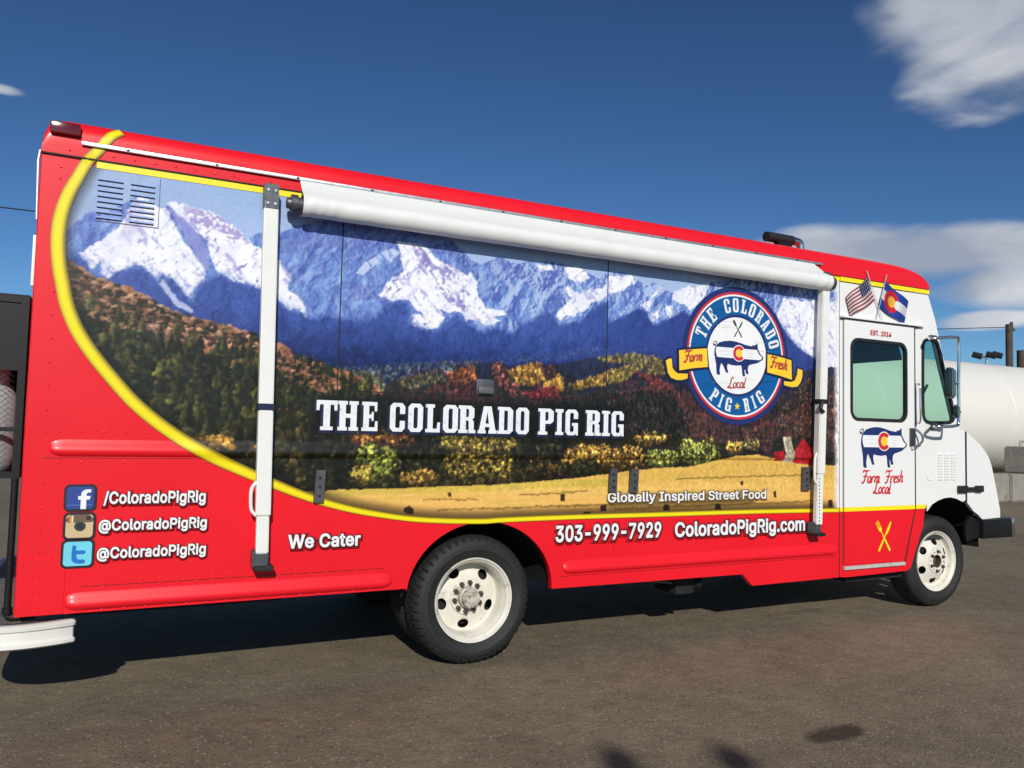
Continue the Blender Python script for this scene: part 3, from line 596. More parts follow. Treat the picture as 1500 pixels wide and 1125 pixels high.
# ------------------------------------------------------------------ the printed landscape (flat vinyl, painted on a fine grid in metres)
ST = 0.005
U0, U1, V0, V1 = -2.40, 3.2545, 0.86, 2.81
nu = int(round((U1-U0)/ST))+1; nv_ = int(round((V1-V0)/ST))+1
UU, VV = np.meshgrid(np.linspace(U0, U1, nu), np.linspace(V0, V1, nv_))
IMG = np.zeros((nv_, nu, 3))
_rs = np.random.RandomState(7)
_lat = _rs.rand(257, 257)
def vnoise(x, y):
    xi = np.floor(x).astype(int); yi = np.floor(y).astype(int); fx = x-xi; fy = y-yi
    fx = fx*fx*(3-2*fx); fy = fy*fy*(3-2*fy); a = _lat[yi % 256, xi % 256]; b = _lat[yi % 256, (xi+1) % 256]
    c = _lat[(yi+1) % 256, xi % 256]; d = _lat[(yi+1) % 256, (xi+1) % 256]
    return (a+(b-a)*fx)*(1-fy)+(c+(d-c)*fx)*fy
def fbm(sx, sy, octv=5, seed=0, rot=0.0, gain=0.55, u=None, v=None):
    u = UU if u is None else u; v = VV if v is None else v
    c, s = math.cos(rot), math.sin(rot); x = (u*c+v*s)*sx+seed*17.3; y = (-u*s+v*c)*sy+seed*9.7
    t = 0; a = 1.0; tot = 0
    for i in range(octv): t = t+a*vnoise(x, y); tot += a; a *= gain; x = x*2.03+11.1; y = y*2.03+5.3
    return t/tot
WARP1 = fbm(6, 6, 5, 1)-0.5; WARP2 = fbm(6, 6, 5, 2)-0.5
WF1 = fbm(30, 30, 4, 3)-0.5; WF2 = fbm(30, 30, 4, 4)-0.5
def inside(poly, amp=0.0, fine=0.0):
    p = np.array(poly); pad = amp+fine+0.02
    i0 = max(0, int((p[:, 0].min()-pad-U0)/ST)); i1 = min(nu, int((p[:, 0].max()+pad-U0)/ST)+2)
    j0 = max(0, int((p[:, 1].min()-pad-V0)/ST)); j1 = min(nv_, int((p[:, 1].max()+pad-V0)/ST)+2)
    m = np.zeros((nv_, nu), bool)
    if i1 <= i0 or j1 <= j0: return m
    S = (slice(j0, j1), slice(i0, i1))
    x = UU[S]+WARP1[S]*amp*2+WF1[S]*fine*2; y = VV[S]+WARP2[S]*amp*2+WF2[S]*fine*2; r = np.zeros(x.shape, bool)
    n = len(p)
    for a in range(n):
        x1, y1 = p[a]; x2, y2 = p[(a+1) % n]
        if y1 == y2: continue
        c = ((y1 > y) != (y2 > y)); r ^= c & (x < (x2-x1)*(y-y1)/(y2-y1)+x1)
    m[S] = r; return m
def soft(m, w):
    a = m.astype(float); k = max(1, int(w/ST))
    for ax in (0, 1):
        for _ in range(2):
            p = np.concatenate([np.repeat(np.take(a, [0], ax), k, ax), a, np.repeat(np.take(a, [-1], ax), k, ax)], ax); c = np.cumsum(p, ax); z = np.zeros_like(np.take(c, [0], ax)); c = np.concatenate([z, c], ax); n = a.shape[ax]
            a = (np.take(c, range(2*k+1, 2*k+1+n), ax)-np.take(c, range(0, n), ax))/(2*k+1)
    return a
def C(*c): return np.array(c, float)/255.0
def lay(mask, col, alpha=1.0):
    if mask.dtype == bool: mask = mask.astype(float)
    a = (mask*alpha)[..., None]; IMG[:] = IMG*(1-a)+col*a
def ramp(t, *cols):
    t = np.clip(t, 0, 1)*(len(cols)-1); i = np.minimum(t.astype(int), len(cols)-2); f = (t-i)[..., None]; A_ = np.array(cols)
    return A_[i]*(1-f)+A_[i+1]*f
def sstep(x, a, b): t = np.clip((x-a)/(b-a), 0, 1); return t*t*(3-2*t)
FB = fbm(4, 4, 6, 5); FM = fbm(14, 14, 5, 6); FF = fbm(60, 60, 3, 7); FS = fbm(9, 26, 5, 8, rot=0.9); FS2 = fbm(9, 30, 5, 9, rot=-0.8); FV = fbm(70, 18, 4, 10)
# sky
IMG[:] = ramp((VV-2.2)/0.6, C(186, 205, 240), C(158, 184, 226)); lay(sstep(-UU, 1.6, 2.4), C(140, 160, 196), 0.55)
lay(sstep(FB, 0.5, 0.8), C(205, 218, 244), 0.35)
# mountain mass in blue shade
mtn = [(-2.363,2.43),(-2.353,2.459),(-2.263,2.565),(-2.173,2.589),(-2.108,2.635),(-2.065,2.671),(-2.033,2.691),(-2.003,2.689),(-1.942,2.654),(-1.895,2.646),(-1.882,2.663),(-1.859,2.685),(-1.815,2.677),(-1.752,2.664),(-1.706,2.655),(-1.635,2.643),(-1.594,2.611),(-1.528,2.574),(-1.478,2.53),(-1.413,2.566),(-1.364,2.561),(-1.301,2.589),(-1.215,2.637),(-1.146,2.671),(-0.948,2.732),(-0.697,2.76),(-0.432,2.734),(-0.228,2.674),(-0.165,2.625),(-0.097,2.576),(-0.033,2.548),(0.019,2.576),(0.097,2.622),(0.178,2.595),(0.243,2.589),(0.309,2.616),(0.465,2.634),(0.626,2.63),(0.719,2.622),(0.792,2.592),(0.872,2.562),(0.928,2.607),(1.077,2.634),(1.179,2.586),(1.299,2.564),(1.347,2.594),(1.422,2.547),(1.528,2.523),(1.629,2.574),(1.783,2.616),(1.915,2.651),(2.208,2.725),(2.567,2.71),(3,2.699),(3.345,2.706),(3.345,1.16),(-2.302,1.198)]
mm = inside(mtn, 0.012, 0.006)
lay(mm, ramp(FS*0.8+FM*0.3-0.05, C(66, 86, 176), C(104, 138, 212), C(150, 180, 232)))
# bands of purple rock on the high faces
rockz = sstep(VV, 2.25, 2.6)
lay(mm & (FS2+rockz*0.16+FF*0.18 > 0.69), C(74, 80, 168), 0.75)
ROCKS = [[(-1.301,2.573),(-1.214,2.629),(-1.067,2.674),(-0.695,2.718),(-0.601,2.621),(-0.691,2.584),(-0.858,2.546),(-1.061,2.537),(-1.217,2.493),(-1.296,2.467)], [(0.244,2.576),(0.466,2.611),(0.6,2.589),(0.57,2.473),(0.455,2.405),(0.35,2.45),(0.237,2.465),(0.17,2.522)], [(0.02,2.559),(0.097,2.604),(0.168,2.576),(0.135,2.5),(0.047,2.463)], [(0.455,2.405),(0.603,2.476),(0.637,2.386),(0.574,2.31),(0.484,2.315)],
         [(2.567,2.682),(3,2.671),(3,2.586),(2.792,2.594),(2.605,2.576)], [(2.003,2.665),(2.567,2.693),(2.643,2.415),(2.424,2.369)], [(-0.933,2.356),(-0.767,2.333),(-0.619,2.382),(-0.564,2.439),(-0.546,2.432),(-0.618,2.365),(-0.766,2.308),(-0.931,2.299)], [(-0.882,2.304),(-0.745,2.319),(-0.68,2.267),(-0.847,2.234),(-0.909,2.253)], [(-0.415,2.628),(-0.227,2.665),(-0.101,2.562),(-0.089,2.484),(-0.147,2.504),(-0.205,2.567),(-0.29,2.592),(-0.358,2.575)]]
for q in ROCKS: lay(inside(q, 0.012, 0.012) & (FF+FM*0.4 > 0.52), ramp(FF*1.3-0.15, C(58, 66, 150), C(98, 104, 188)))
# sunlit snow
SNOW = [[(-2.298,2.342),(-2.191,2.442),(-2.112,2.518),(-2.073,2.641),(-2.033,2.691),(-2.003,2.689),(-1.942,2.654),(-1.888,2.639),(-1.828,2.521),(-1.762,2.435),(-1.688,2.331),(-1.676,2.294),(-1.739,2.224),(-1.735,2.123),(-1.779,2.19),(-1.841,2.276),(-1.895,2.285),(-1.913,2.235),(-1.972,2.298),(-2.025,2.314),(-2.123,2.267),(-2.149,2.228),(-2.181,2.238),(-2.197,2.308),(-2.242,2.274)],
        [(-1.882,2.663),(-1.859,2.685),(-1.815,2.677),(-1.752,2.664),(-1.635,2.643),(-1.594,2.611),(-1.528,2.574),(-1.478,2.53),(-1.425,2.49),(-1.361,2.486),(-1.29,2.416),(-1.223,2.365),(-1.248,2.306),(-1.235,2.264),(-1.175,2.219),(-1.146,2.174),(-1.128,2.123),(-1.164,2.132),(-1.18,2.162),(-1.222,2.147),(-1.289,2.2),(-1.378,2.249),(-1.515,2.281),(-1.621,2.32),(-1.648,2.374),(-1.696,2.501),(-1.768,2.567),(-1.832,2.614)],
        [(-0.601,2.629),(-0.5,2.63),(-0.414,2.62),(-0.335,2.543),(-0.227,2.521),(-0.122,2.462),(-0.099,2.491),(-0.054,2.439),(-0.042,2.364),(0.004,2.276),(0.127,2.269),(0.172,2.246),(0.054,2.222),(0.119,2.201),(0.017,2.166),(-0.076,2.189),(-0.132,2.18),(-0.162,2.23),(-0.255,2.221),(-0.321,2.25),(-0.263,2.177),(-0.343,2.106),(-0.479,2.125),(-0.499,2.191),(-0.427,2.189),(-0.483,2.243),(-0.528,2.282),(-0.615,2.261),(-0.693,2.282),(-0.645,2.379),(-0.62,2.416),(-0.551,2.449),(-0.572,2.548)],
        [(0.608,2.482),(0.702,2.439),(0.918,2.505),(0.962,2.592),(1.137,2.611),(1.191,2.578),(1.091,2.513),(0.954,2.445),(0.881,2.395),(0.797,2.387),(0.798,2.349),(0.673,2.276),(0.602,2.27),(0.571,2.239),(0.517,2.263),(0.6,2.349),(0.637,2.395)],
        [(0.594,2.603),(0.708,2.63),(0.81,2.565),(0.728,2.509),(0.634,2.527)], [(1.385,2.563),(1.434,2.558),(1.331,2.463),(1.309,2.376),(1.218,2.407),(1.307,2.461)], [(1.516,2.532),(1.629,2.584),(1.784,2.61),(1.869,2.635),(1.805,2.499),(1.676,2.425),(1.611,2.455),(1.517,2.471)], [(1.297,2.33),(1.388,2.383),(1.401,2.349),(1.335,2.279)], [(1.449,2.409),(1.504,2.439),(1.525,2.35),(1.481,2.341)],
        [(2.62,2.594),(2.792,2.583),(3,2.614),(3.345,2.619),(3.345,1.956),(3.002,2.08),(2.87,2.172),(2.696,2.254),(2.621,2.32),(2.554,2.451)], [(0.377,2.601),(0.482,2.613),(0.514,2.579),(0.399,2.561)]]
snowc = ramp(FS*0.5+FM*0.45, C(226, 226, 248), C(252, 252, 255), C(255, 255, 255))
allsnow = np.zeros_like(mm)
for q in SNOW:
    s = inside(q, 0.014, 0.016); allsnow |= s
# crags: slope shading of a folded noise surface, so faces turn light and dark as rock and drift do
def ridged(sx, sy, seed, rot): return 1-np.abs(2*fbm(sx, sy, 6, seed, rot, 0.58, UU+WARP1*0.10, VV+WARP2*0.10)-1)
RG = ridged(5, 3.2, 51, 0.75)+0.7*ridged(6, 3.4, 52, -0.7)
gv, gu = np.gradient(RG, ST); SH = (gu*0.9-gv*0.35); SH = SH/np.abs(SH).mean()
shd = np.clip(0.5+SH*0.22, 0, 1)
lay(mm & ~allsnow, ramp(shd*0.75+FS*0.35-0.08, C(70, 86, 160), C(104, 134, 202), C(150, 178, 228), C(206, 220, 246)), 0.60)
lay((mm & ~allsnow)*sstep(FS2*0.6+shd*0.5, 0.50, 0.72)*sstep(UU, -1.5, -1.2)*sstep(-UU, 0.5, -0.4), C(186, 206, 240), 0.85)
lay(allsnow, snowc); lay(allsnow*sstep(-shd, -0.20, -0.02), C(156, 164, 222), 0.60); lay(allsnow*sstep(-shd, -0.06, 0.0)*sstep(FM, 0.42, 0.62), C(98, 98, 168), 0.7)
lay(inside([(-0.652,2.581),(-0.582,2.564),(-0.64,2.498),(-0.725,2.475),(-0.798,2.396),(-0.853,2.402),(-0.777,2.49)], 0.01, 0.012) & (FS2 > 0.42), C(208, 220, 248), 0.85)
lay(inside([(-1.895,2.646),(-1.852,2.6),(-1.793,2.507),(-1.726,2.391),(-1.687,2.312),(-1.664,2.345),(-1.694,2.463),(-1.754,2.554),(-1.833,2.625)], 0.008, 0.01), C(150, 150, 214), 0.75)
lay(inside([(-2.064,2.65),(-2.032,2.677),(-2,2.608),(-2.018,2.513),(-2.065,2.47),(-2.128,2.443)], 0.02, 0.01), C(196, 186, 226), 0.55)
lay(inside([(-1.825,2.672),(-1.635,2.639),(-1.527,2.57),(-1.478,2.522),(-1.554,2.512),(-1.663,2.562),(-1.77,2.597)], 0.012, 0.016) & (FF+FM*0.5 > 0.70), C(158, 140, 200), 0.8)
lay(sstep(FS2*0.7+FF*0.35+FM*0.25, 0.70, 0.86)*allsnow, C(150, 152, 212), 0.75)
lay(sstep(fbm(5, 16, 5, 41, rot=0.9), 0.52, 0.66)*allsnow, C(216, 220, 246), 0.4)
lay(inside([(-0.518,2.632),(-0.337,2.612),(-0.204,2.515),(-0.096,2.403),(-0.092,2.249),(-0.233,2.249),(-0.329,2.379),(-0.447,2.516)], 0.02, 0.02)*sstep(FS2+FF*0.5, 0.70, 0.88), C(132, 124, 196), 0.75)
# blue forest slopes below the snow
forest = [(-2.357,2.307),(-2.292,2.333),(-2.242,2.264),(-2.18,2.221),(-2.149,2.217),(-2.119,2.256),(-2.025,2.303),(-1.971,2.287),(-1.912,2.224),(-1.891,2.274),(-1.84,2.265),(-1.779,2.182),(-1.741,2.111),(-1.735,2.213),(-1.676,2.283),(-1.62,2.312),(-1.515,2.278),(-1.378,2.249),(-1.289,2.188),(-1.222,2.139),(-1.18,2.151),(-1.124,2.112),(-1.006,2.138),(-0.843,2.12),(-0.709,2.147),(-0.636,2.238),(-0.55,2.267),(-0.491,2.226),(-0.51,2.127),(-0.343,2.089),(-0.253,2.161),(-0.176,2.211),(-0.118,2.163),(-0.04,2.121),(0.056,2.151),(0.215,2.137),(0.33,2.219),(0.453,2.299),(0.522,2.254),(0.545,2.209),(0.706,2.241),(0.798,2.316),(0.881,2.385),(0.943,2.396),(0.958,2.253),(1.095,2.323),(1.206,2.387),(1.297,2.36),(1.335,2.264),(1.481,2.326),(1.612,2.404),(1.807,2.344),(2.554,2.418),(2.718,2.239),(3.025,2.098),(3.345,1.956),(3.345,1.048),(-2.298,1.129)]
fm_ = inside(forest, 0.012, 0.014)
fms = np.clip(soft(fm_, 0.022)*1.15, 0, 1); fms = np.clip(fms+(FF-0.5)*1.1*fms*(1-fms)*4, 0, 1)*mm
lay(fms, ramp((2.16-VV)/0.42+(FM-0.5)*0.5, C(66, 90, 166), C(48, 68, 138), C(33, 46, 98), C(22, 30, 62)))
lay(fm_*sstep(shd, 0.5, 0.95), C(70, 98, 176), 0.25); lay(fm_*sstep(-shd, -0.5, -0.05), C(34, 48, 108), 0.4)
lay(inside([(-1.912,2.228),(-1.89,2.26),(-1.811,2.149),(-1.741,2.111),(-1.747,2.088),(-1.81,2.112)], 0.006, 0.01), C(225, 230, 250), 0.7)
lay(fm_*sstep(UU, 0.3, 1.6), ramp((2.1-VV)/0.4+(FM-0.5)*0.4, C(44, 60, 130), C(30, 40, 84)), 0.65)
lay(sstep(VV, 2.0, 1.9)*sstep(FV, 0.55, 0.75)*fm_, C(96, 122, 178), 0.22)
# dabs: foliage marks with a lit upper left and a dark foot
def dabs(poly, n, r0_, r1_, cols, seed, asp=1.0, dark=0.5, alpha=0.95, ragged=0.9, size_down=0.0, k=1.0):
    rs = np.random.RandomState(seed); p = np.array(poly); x0, z0 = p.min(0); x1, z1 = p.max(0); cols = np.array(cols)/255.0
    far = seed < 28; n = int(n*(3.6 if far else 2.6)/k**1.4); r0_ *= (0.40 if far else 0.62)*k; r1_ *= (0.50 if far else 0.66)*k; asp = asp*1.5 if far else asp; dark = dark*0.6 if far else dark; pts = []
    while len(pts) < n:
        xs = x0+rs.rand(n*2)*(x1-x0); zs = z0+rs.rand(n*2)*(z1-z0); r = np.zeros(n*2, bool)
        for a in range(len(p)):
            xa, ya = p[a]; xb, yb = p[(a+1) % len(p)]
            if ya == yb: continue
            c = ((ya > zs) != (yb > zs)); r ^= c & (xs < (xb-xa)*(zs-ya)/(yb-ya)+xa)
        pts += list(zip(xs[r], zs[r]))
    pts = sorted(pts[:n], key=lambda q: -q[1])
    for x, z in pts:
        rr = r0_+(r1_-r0_)*rs.rand()**1.6
        if size_down: rr *= 1+size_down*(z1-z)/(z1-z0)
        rz = rr*asp; i0 = int((x-rr*1.4-U0)/ST); i1 = int((x+rr*1.4-U0)/ST)+2; j0 = int((z-rz*1.4-V0)/ST); j1 = int((z+rz*1.4-V0)/ST)+2
        i0, j0 = max(i0, 0), max(j0, 0); i1, j1 = min(i1, nu), min(j1, nv_)
        if i1 <= i0 or j1 <= j0: continue
        S = (slice(j0, j1), slice(i0, i1)); a = (UU[S]-x)/rr; b = (VV[S]-z)/rz
        nz_ = (FF[S]-0.5)*2*ragged+(WF1[S])*1.6*ragged
        m = np.clip((1-(a*a+b*b)+nz_)*3.5, 0, 1)*alpha
        c = cols[rs.randint(len(cols))]*(0.66+0.44*rs.rand()); c = (c*0.68+c.mean()*0.32)*0.84 if far else c*0.86+c.mean()*0.14; lit = 1.0+dark*(b*0.5-a*0.3)+(FF[S]-0.5)*1.3
        IMG[S] = IMG[S]*(1-m[..., None])+np.clip(c*lit[..., None], 0, 1)*m[..., None]
# far autumn hills
hills = [(-0.724,1.734),(-0.49,1.82),(-0.268,1.884),(-0.082,1.916),(0.062,1.934),(0.313,1.895),(0.626,1.959),(0.9,2.018),(1.189,2.056),(1.418,2.041),(1.619,1.973),(1.878,1.905),(2.645,1.988),(3.345,2.1),(3.345,1.16),(-0.705,1.187)]
hm = inside(hills, 0.012, 0.014)
lay(hm, ramp((1.9-VV)/0.35+(FM-0.5)*0.9, C(44, 48, 74), C(50, 48, 52), C(58, 46, 46), C(46, 40, 32)))
lay(hm & (FB+FM*0.5 > 0.80), C(92, 54, 60), 0.6)
lay(inside([(1.019,1.771),(1.526,1.868),(1.687,1.673),(2.289,1.535),(3.345,1.956),(3.345,1.358),(1.627,1.396),(1.025,1.508)], 0.03, 0.02), ramp(FM*1.3-0.15+(FF-0.5)*0.5, C(50, 48, 54), C(88, 62, 68), C(110, 68, 60), C(98, 76, 54)), 0.85)
dabs([(-1.034,1.823),(-0.665,1.864),(-0.082,1.929),(-0.032,1.858),(-0.489,1.786),(-0.746,1.757)], 260, 0.006, 0.014, [(120, 136, 150), (100, 116, 150), (134, 140, 120), (60, 76, 120)], 11, 1.5, alpha=0.7)
dabs([(-0.314,1.898),(0.26,1.986),(0.899,2.085),(1.368,2.098),(1.014,2.016),(0.261,1.932)], 160, 0.004, 0.008, [(150, 164, 200), (110, 130, 180)], 12, 1.2, alpha=0.5)
dabs([(-0.953,1.807),(-0.748,1.819),(-0.64,1.762),(-0.66,1.699),(-0.788,1.755)], 80, 0.012, 0.024, [(120, 126, 104), (96, 104, 84), (140, 140, 100)], 13, 1.0)
dabs([(-0.598,1.773),(-0.312,1.842),(-0.219,1.804),(-0.487,1.728)], 90, 0.008, 0.018, [(170, 140, 70), (120, 120, 84), (70, 70, 84)], 14, 1.1)
dabs([(-0.243,1.833),(-0.081,1.886),(-0.041,1.835),(-0.078,1.781),(-0.218,1.783)], 110, 0.010, 0.022, [(226, 120, 56), (236, 150, 60), (190, 90, 50), (150, 66, 46)], 15, 1.3)
dabs([(-0.31,1.778),(-0.03,1.783),(-0.004,1.727),(-0.398,1.706)], 70, 0.010, 0.022, [(120, 60, 60), (90, 46, 60), (130, 70, 50)], 16, 0.9)
dabs([(0.063,1.916),(0.151,1.917),(0.204,1.821),(0.297,1.727),(0.227,1.715),(0.141,1.774),(0.075,1.841)], 110, 0.010, 0.022, [(160, 84, 70), (130, 60, 60), (190, 110, 90), (90, 44, 56)], 17, 1.5)
dabs([(0.188,1.87),(0.302,1.921),(0.425,1.938),(0.458,1.871),(0.408,1.804),(0.265,1.788)], 130, 0.012, 0.026, [(238, 160, 40), (246, 186, 60), (214, 130, 40), (150, 130, 60)], 18, 1.2)
dabs([(0.444,1.815),(0.532,1.875),(0.607,1.842),(0.598,1.776),(0.456,1.761)], 90, 0.012, 0.024, [(244, 176, 44), (250, 200, 70), (206, 130, 44)], 19, 1.3)
dabs([(0.425,1.928),(0.531,1.921),(0.548,1.866),(0.47,1.835)], 40, 0.012, 0.022, [(120, 66, 70), (96, 56, 66)], 20, 1.2)
dabs([(0.64,1.806),(0.792,1.851),(0.925,1.896),(0.944,1.83),(0.711,1.781)], 110, 0.010, 0.022, [(234, 172, 52), (206, 150, 52), (150, 130, 56)], 21, 1.3)
dabs([(0.931,1.91),(1.161,1.967),(1.22,1.951),(1.104,1.867),(0.961,1.831)], 110, 0.010, 0.022, [(220, 176, 60), (190, 160, 64), (150, 140, 60)], 22, 1.2)
dabs([(0.844,2.005),(1.189,2.056),(1.418,2.041),(1.463,1.924),(1.281,1.915),(1.131,1.984),(0.958,1.984)], 170, 0.009, 0.02, [(176, 150, 70), (140, 130, 70), (110, 110, 70), (200, 160, 70)], 23, 1.2)
dabs([(0.292,1.745),(0.55,1.793),(0.589,1.711),(0.344,1.693)], 90, 0.010, 0.022, [(170, 44, 50), (140, 40, 48), (190, 60, 50)], 24, 0.8)
dabs([(1.191,1.929),(1.341,1.918),(1.533,1.838),(1.484,1.796),(1.282,1.856)], 90, 0.010, 0.02, [(170, 56, 60), (140, 60, 60), (200, 80, 70), (120, 70, 66)], 25, 0.8)
dabs([(0.37,1.675),(1.019,1.771),(1.527,1.793),(1.688,1.573),(1.627,1.421),(0.912,1.459),(0.373,1.54)], 900, 0.008, 0.022, [(40, 44, 36), (52, 54, 46), (90, 44, 50), (30, 36, 34), (110, 56, 44), (64, 62, 56)], 26, 1.7)
dabs([(1.528,1.768),(1.883,1.526),(2.502,1.566),(2.795,1.93),(3.345,2.042),(3.345,1.387),(1.627,1.421)], 900, 0.008, 0.024, [(104, 66, 66), (128, 78, 60), (84, 62, 74), (52, 52, 56), (138, 92, 56), (96, 74, 80), (160, 100, 60)], 27, 1.1)
# brown scrub hill on the left
hill = [(-2.363,2.306),(-2.308,2.285),(-2.244,2.249),(-2.149,2.217),(-2.052,2.195),(-1.935,2.137),(-1.815,2.082),(-1.676,2.057),(-1.569,2.039),(-1.423,1.993),(-1.31,1.975),(-1.233,1.949),(-1.154,1.875),(-1.067,1.853),(-0.914,1.826),(-0.81,1.795),(-0.725,1.758),(-0.651,1.687),(-0.579,1.591),(-0.466,1.103),(-2.301,1.061)]
hl = inside(hill, 0.012, 0.016)
lay(hl, ramp((2.28-VV-(UU+2.2)*0.19)/0.95+(FM-0.5)*0.8, C(190, 138, 104), C(172, 120, 88), C(112, 82, 56), C(50, 46, 28), C(32, 32, 18)))
lay(hl & (FS2 > 0.56), C(96, 66, 48), 0.5); lay(hl & (FS > 0.63), C(186, 132, 100), 0.5)
dabs([(-2.363,2.292),(-2.244,2.242),(-2.018,2.165),(-1.815,2.074),(-1.569,2.028),(-1.31,1.963),(-1.303,1.808),(-1.562,1.869),(-1.808,1.927),(-2.074,1.979),(-2.297,2.067)], 520, 0.010, 0.030, [(58, 52, 32), (70, 58, 38), (46, 46, 26), (176, 124, 92), (190, 140, 106), (84, 52, 42)], 31, 0.75, k=1.5)
dabs([(-2.108,1.691),(-2.026,1.659),(-1.875,1.564),(-1.863,1.528),(-1.939,1.533),(-2.039,1.587)], 60, 0.02, 0.035, [(150, 102, 90), (134, 92, 82)], 32, 0.5, dark=0.2)
dabs([(-1.994,2),(-1.929,2.013),(-1.809,1.941),(-1.841,1.917),(-1.943,1.953)], 50, 0.02, 0.03, [(160, 118, 98), (140, 104, 84)], 33, 0.5, dark=0.2)
dabs([(-1.659,1.675),(-1.555,1.71),(-1.445,1.647),(-1.515,1.606),(-1.639,1.62)], 50, 0.02, 0.03, [(140, 84, 66), (112, 56, 52)], 34, 0.5, dark=0.2)
dabs([(-2.329,2.099),(-2.136,1.956),(-1.807,1.908),(-1.303,1.808),(-1.034,1.823),(-0.658,1.658),(-0.586,1.433),(-0.968,1.13),(-1.534,1.23),(-1.751,1.413),(-2.06,1.693)], 900, 0.016, 0.046, [(50, 54, 28), (36, 40, 22), (66, 64, 34), (28, 30, 17), (78, 70, 38), (40, 38, 22), (30, 34, 20)], 35, 1.15, size_down=0.3, k=1.6, dark=0.9)
def conifers(poly, n, h0, h1, cols, seed):
    rs = np.random.RandomState(seed); p = np.array(poly); x0, z0 = p.min(0); x1, z1 = p.max(0); k = 0
    m_ = inside(poly); pts = []
    while len(pts) < n:
        x, z = x0+rs.rand()*(x1-x0), z0+rs.rand()*(z1-z0); i, j = int((x-U0)/ST), int((z-V0)/ST)
        if 0 <= i < nu and 0 <= j < nv_ and m_[j, i]: pts.append((x, z))
    for x, z in sorted(pts, key=lambda q: -q[1]):
        h = h0+(h1-h0)*rs.rand(); w = h*rs.uniform(0.26, 0.40); i0, i1 = max(0, int((x-w*1.3-U0)/ST)), min(nu, int((x+w*1.3-U0)/ST)+2); j0, j1 = max(0, int((z-V0)/ST)), min(nv_, int((z+h-V0)/ST)+2)
        if i1 <= i0 or j1 <= j0: continue
        S = (slice(j0, j1), slice(i0, i1)); t = np.clip((VV[S]-z)/h, 0, 1); r = w*(1-t)**0.8*(0.85+(FF[S]-0.5)*1.5)
        m = np.clip((r-np.abs(UU[S]-x))/ST*0.7+0.3, 0, 1)*(VV[S] >= z); c = np.array(cols[rs.randint(len(cols))])/255.0*(0.75+0.5*rs.rand())
        lit = 1.0-0.75*np.clip((UU[S]-x)/w, -1, 1)+(FF[S]-0.5)*1.4
        IMG[S] = IMG[S]*(1-m[..., None]*0.92)+np.clip(c*lit[..., None], 0, 1)*m[..., None]*0.92
GRN = [(44, 48, 26), (58, 60, 32), (34, 38, 22), (72, 70, 38), (50, 46, 28)]
conifers([(-2.236,2.073),(-2.011,2.021),(-1.669,1.899),(-1.305,1.846),(-1.292,1.537),(-1.543,1.417),(-1.79,1.523),(-2.03,1.731),(-2.196,1.899)], 120, 0.06, 0.12, GRN, 71)
conifers([(-1.896,1.665),(-1.295,1.614),(-0.988,1.665),(-0.656,1.596),(-0.65,1.432),(-1.281,1.268),(-1.539,1.323),(-1.752,1.45)], 190, 0.08, 0.15, GRN, 72)
conifers([(-1.286,1.848),(-0.993,1.805),(-0.745,1.716),(-0.698,1.595),(-1.275,1.576)], 110, 0.06, 0.11, GRN, 73)
dabs([(-1.29,1.945),(-1.193,1.893),(-1.033,1.803),(-0.911,1.749),(-0.948,1.667),(-1.187,1.736),(-1.285,1.809)], 60, 0.012, 0.03, [(150, 106, 78), (120, 84, 60), (166, 116, 90)], 36, 0.6, dark=0.2)
dabs([(-1.264,1.577),(-1.218,1.578),(-1.138,1.483),(-1.175,1.454),(-1.254,1.507)], 40, 0.015, 0.03, [(180, 98, 70), (160, 84, 60)], 37, 0.8)
# the dark tree line in front, then its separate trees
band = [(-1.648,1.415),(-1.294,1.576),(-0.658,1.646),(-0.026,1.661),(0.581,1.609),(1.025,1.508),(1.627,1.441),(2.36,1.43),(2.468,1.336),(1.886,1.292),(1.383,1.232),(0.808,1.158),(0.183,1.133),(-0.467,1.115),(-1.123,1.093),(-1.638,1.193)]
bm_ = inside(band, 0.02, 0.02)
lay(bm_, ramp(FM*1.2-0.1, C(26, 26, 14), C(46, 44, 24), C(62, 58, 32)), 0.92)
dabs([(-1.543,1.417),(-1.14,1.541),(-0.656,1.596),(-0.025,1.617),(0.635,1.569),(0.644,1.178),(-0.467,1.136),(-1.162,1.113)], 800, 0.018, 0.04, [(48, 48, 26), (34, 36, 20), (64, 60, 32), (28, 28, 16), (80, 68, 36)], 41, 1.3, k=1.5, dark=0.8)
dabs([(-1.751,1.413),(-1.507,1.418),(-1.487,1.361),(-1.644,1.334),(-1.731,1.359)], 70, 0.01, 0.022, [(196, 150, 56), (170, 124, 50), (214, 170, 70)], 42, 1.4)
dabs([(-1.389,1.362),(-1.342,1.39),(-1.322,1.344),(-1.377,1.336)], 20, 0.01, 0.02, [(206, 160, 60), (190, 140, 56)], 43, 1.2)
